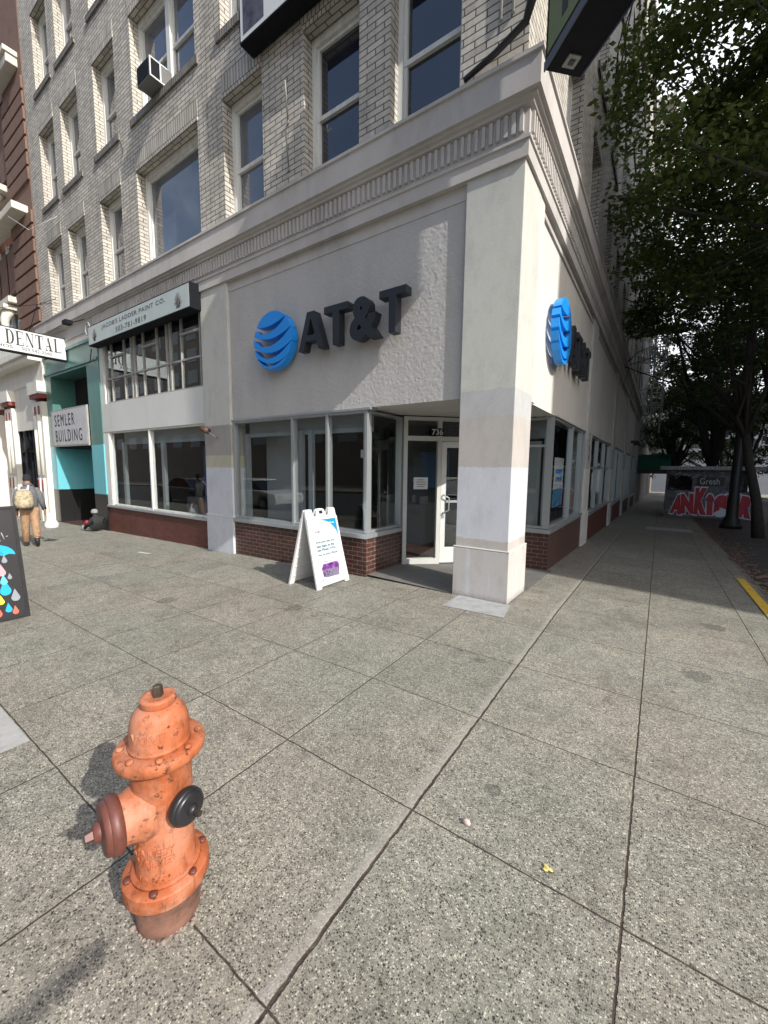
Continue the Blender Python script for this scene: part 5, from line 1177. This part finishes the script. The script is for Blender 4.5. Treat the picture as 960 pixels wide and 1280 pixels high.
bones = [(0, 1), (1, 2), (2, 3), (3, 4), (4, 5), (5, 6), (6, 7), (0, 8), (8, 9), (9, 10), (10, 11), (11, 12), (0, 13), (13, 14), (14, 15), (15, 16), (16, 17), (2, 18), (18, 19), (19, 20), (20, 21), (2, 22), (22, 23), (23, 24), (24, 25)]
skin_body('body', J, bones, M['skin'], Pn)
s = MB(); s.lathe([(.165, .84), (.185, .90), (.195, 1.05), (.215, 1.20), (.20, 1.30), (.12, 1.385), (.075, 1.41)], 20, Matrix.Translation((.03, 0, 0)) @ Matrix.Diagonal((.82, 1.08, 1, 1)), cap=False)
for sg in (1, -1):
    s.tube([(.05, sg*.17, 1.30), (.02, sg*.24, 1.18), (-.03, sg*(.27 if sg > 0 else .28), 1.04), (.07, sg*(.27 if sg > 0 else .33), .84)], [.09, .085, .07, .052], 12)
s.lathe([(.075, 1.39), (.105, 1.41), (.11, 1.44), (.08, 1.47)], 16, Matrix.Translation((.03, 0, 0)), cap=False)
s.build('hoodie', M['greyhood'], Pn, local=True)
s = MB()
s.tube([(.02, .09, .90), (.02, .095, .80), (.10, .11, .47), (.11, .12, .10)], [.13, .125, .095, .085], 14); s.tube([(.02, -.09, .90), (.02, -.095, .80), (-.03, -.11, .47), (-.22, -.12, .20)], [.13, .125, .095, .085], 14)
s.build('trousers', M['tan'], Pn, local=True)
s = MB(); s.lathe([(.093, 0), (.097, .05), (.085, .11), (.05, .145), (.005, .155)], 20, Matrix.Translation((.12, 0, 1.515)) @ Matrix.Rotation(.12, 4, 'Y'), cap=False); s.build('beanie', M['knit'], Pn, local=True)
s = MB(); s.tube([(.02, .12, .05), (.10, .12, .06), (.22, .13, .04), (.28, .13, .03)], [.05, .06, .048, .03], 12); s.tube([(-.30, -.12, .20), (-.27, -.12, .13), (-.22, -.12, .04), (-.19, -.12, .0)], [.05, .06, .048, .03], 12); s.build('shoes', M['black'], Pn, local=True)
# hands with fingers
def hand(par, base, dirn, side, mat):
    s = MB(); b = Vector(base); d_ = Vector(dirn).normalized(); a = d_.cross(Vector((1, 0, 0))).normalized(); c_ = d_.cross(a)
    s.tube([b-d_*.02, b+d_*.03, b+d_*.08], [.026, .034, .030], 10)
    for k, L in enumerate((.062, .072, .068, .052)):
        o_ = b+d_*.075+c_*(.010*(k-1.5)*1.9); s.tube([o_, o_+d_*L*.5+a*.006*side, o_+d_*L*.85+a*.022*side, o_+d_*L*.9+a*.034*side], [.0095, .009, .008, .006], 7)
    o_ = b+d_*.02+c_*.028; s.tube([o_, o_+d_*.03+c_*.02, o_+d_*.055+c_*.022+a*.012*side], [.011, .010, .008], 7)
    return s.build('hand', mat, par, local=True)
hand(Pn, (.10, .265, .80), (.1, 0, -1), -1, M['skin']); hand(Pn, (.065, -.335, .80), (.1, 0, -1), 1, M['skin'])
Bp = thing('backpack', 'patterned tan and white backpack worn by the walking person', 'backpack', (px, py, pz), None, R(165))
s = MB(); s.lathe([(.08, .88), (.15, .91), (.165, 1.0), (.155, 1.15), (.12, 1.26), (.05, 1.31)], 16, Matrix.Translation((-.21, .07, 0)) @ Matrix.Diagonal((.62, 1, 1, 1))); s.build('bag_body', M['canvas'], Bp, local=True)
s = MB(); s.lathe([(.05, .90), (.10, .92), (.11, 1.0), (.08, 1.08)], 14, Matrix.Translation((-.31, .07, 0)) @ Matrix.Diagonal((.5, 1, 1, 1))); s.build('front_pocket', M['canvas'], Bp, local=True)
s = MB(); s.tube([(-.16, .0, 1.28), (-.02, -.02, 1.40), (.12, -.10, 1.36)], .022, 8); s.tube([(-.16, .14, 1.28), (-.06, .14, 1.38), (.1, .16, 1.34)], .022, 8); s.build('strap', M['white'], Bp, local=True)
Bg = thing('plastic_bag', 'white plastic bag hanging from the walking person\'s right hand', 'bag', (px, py, pz), None, R(165))
s = MB(); s.lathe([(.10, .36), (.135, .38), (.14, .46), (.10, .54), (.03, .60), (.015, .70)], 14, Matrix.Translation((.08, -.37, 0)) @ Matrix.Diagonal((.7, 1, 1, 1))); s.build('bag_body', M['white'], Bg, local=True)
s = MB(); s.tube([(.08, -.36, .58), (.075, -.345, .66), (.07, -.34, .73)], .010, 6); s.build('bag_handle', M['white'], Bg, local=True)
# seated figure slumped against the brick plinth, legs stretched towards the doorway
qx, qy = -12.98, 4.72; qz = gz(qx, qy)
S = thing('person', 'person sitting slumped on the sidewalk against the brick plinth, in dark clothes and grey cap', 'person', (qx, qy, qz))
S.scale = (.86, .86, .86)
J = [((0, 0, .10), .12), ((-.04, 0, .28), (.14, .12)), ((-.10, -.02, .44), (.15, .12)), ((-.13, -.03, .52), .055), ((-.16, -.04, .58), .08), ((-.17, -.04, .66), .075),
     ((-.10, -.10, .13), .09), ((-.42, -.14, .24), .07), ((-.72, -.15, .07), .05), ((-.80, -.15, .06), .04), ((-.10, .08, .13), .09), ((-.42, .06, .32), .07), ((-.60, .05, .08), .05), ((-.70, .05, .05), .04),
     ((-.08, -.17, .42), .055), ((-.14, -.24, .26), .045), ((-.32, -.18, .28), .035), ((-.38, -.16, .28), .03), ((-.08, .15, .42), .055), ((-.14, .20, .26), .045), ((-.32, .12, .30), .035), ((-.38, .10, .30), .03)]
bones = [(0, 1), (1, 2), (2, 3), (3, 4), (4, 5), (0, 6), (6, 7), (7, 8), (8, 9), (0, 10), (10, 11), (11, 12), (12, 13), (2, 14), (14, 15), (15, 16), (16, 17), (2, 18), (18, 19), (19, 20), (20, 21)]
skin_body('body', J, bones, M['darkcloth'], S)
s = MB(); s.lathe([(.096, 0), (.10, .05), (.08, .105), (.04, .125), (.004, .13)], 18, Matrix.Translation((-.165, -.04, .615)), cap=False); s.build('cap', M['greycap'], S, local=True)
s = MB(); s.lathe([(.05, 0), (.10, .05), (.08, .12), (.02, .15)], 12, Matrix.Translation((-.36, -.20, .22)) @ Matrix.Diagonal((1.4, .6, 1, 1))); s.build('red_bundle', M['redcloth'], S, local=True)
s = MB(); s.tube([(-.70, -.16, .05), (-.80, -.16, .07), (-.84, -.16, .15)], [.05, .05, .035], 10); s.build('shoe', M['greycap'], S, local=True)
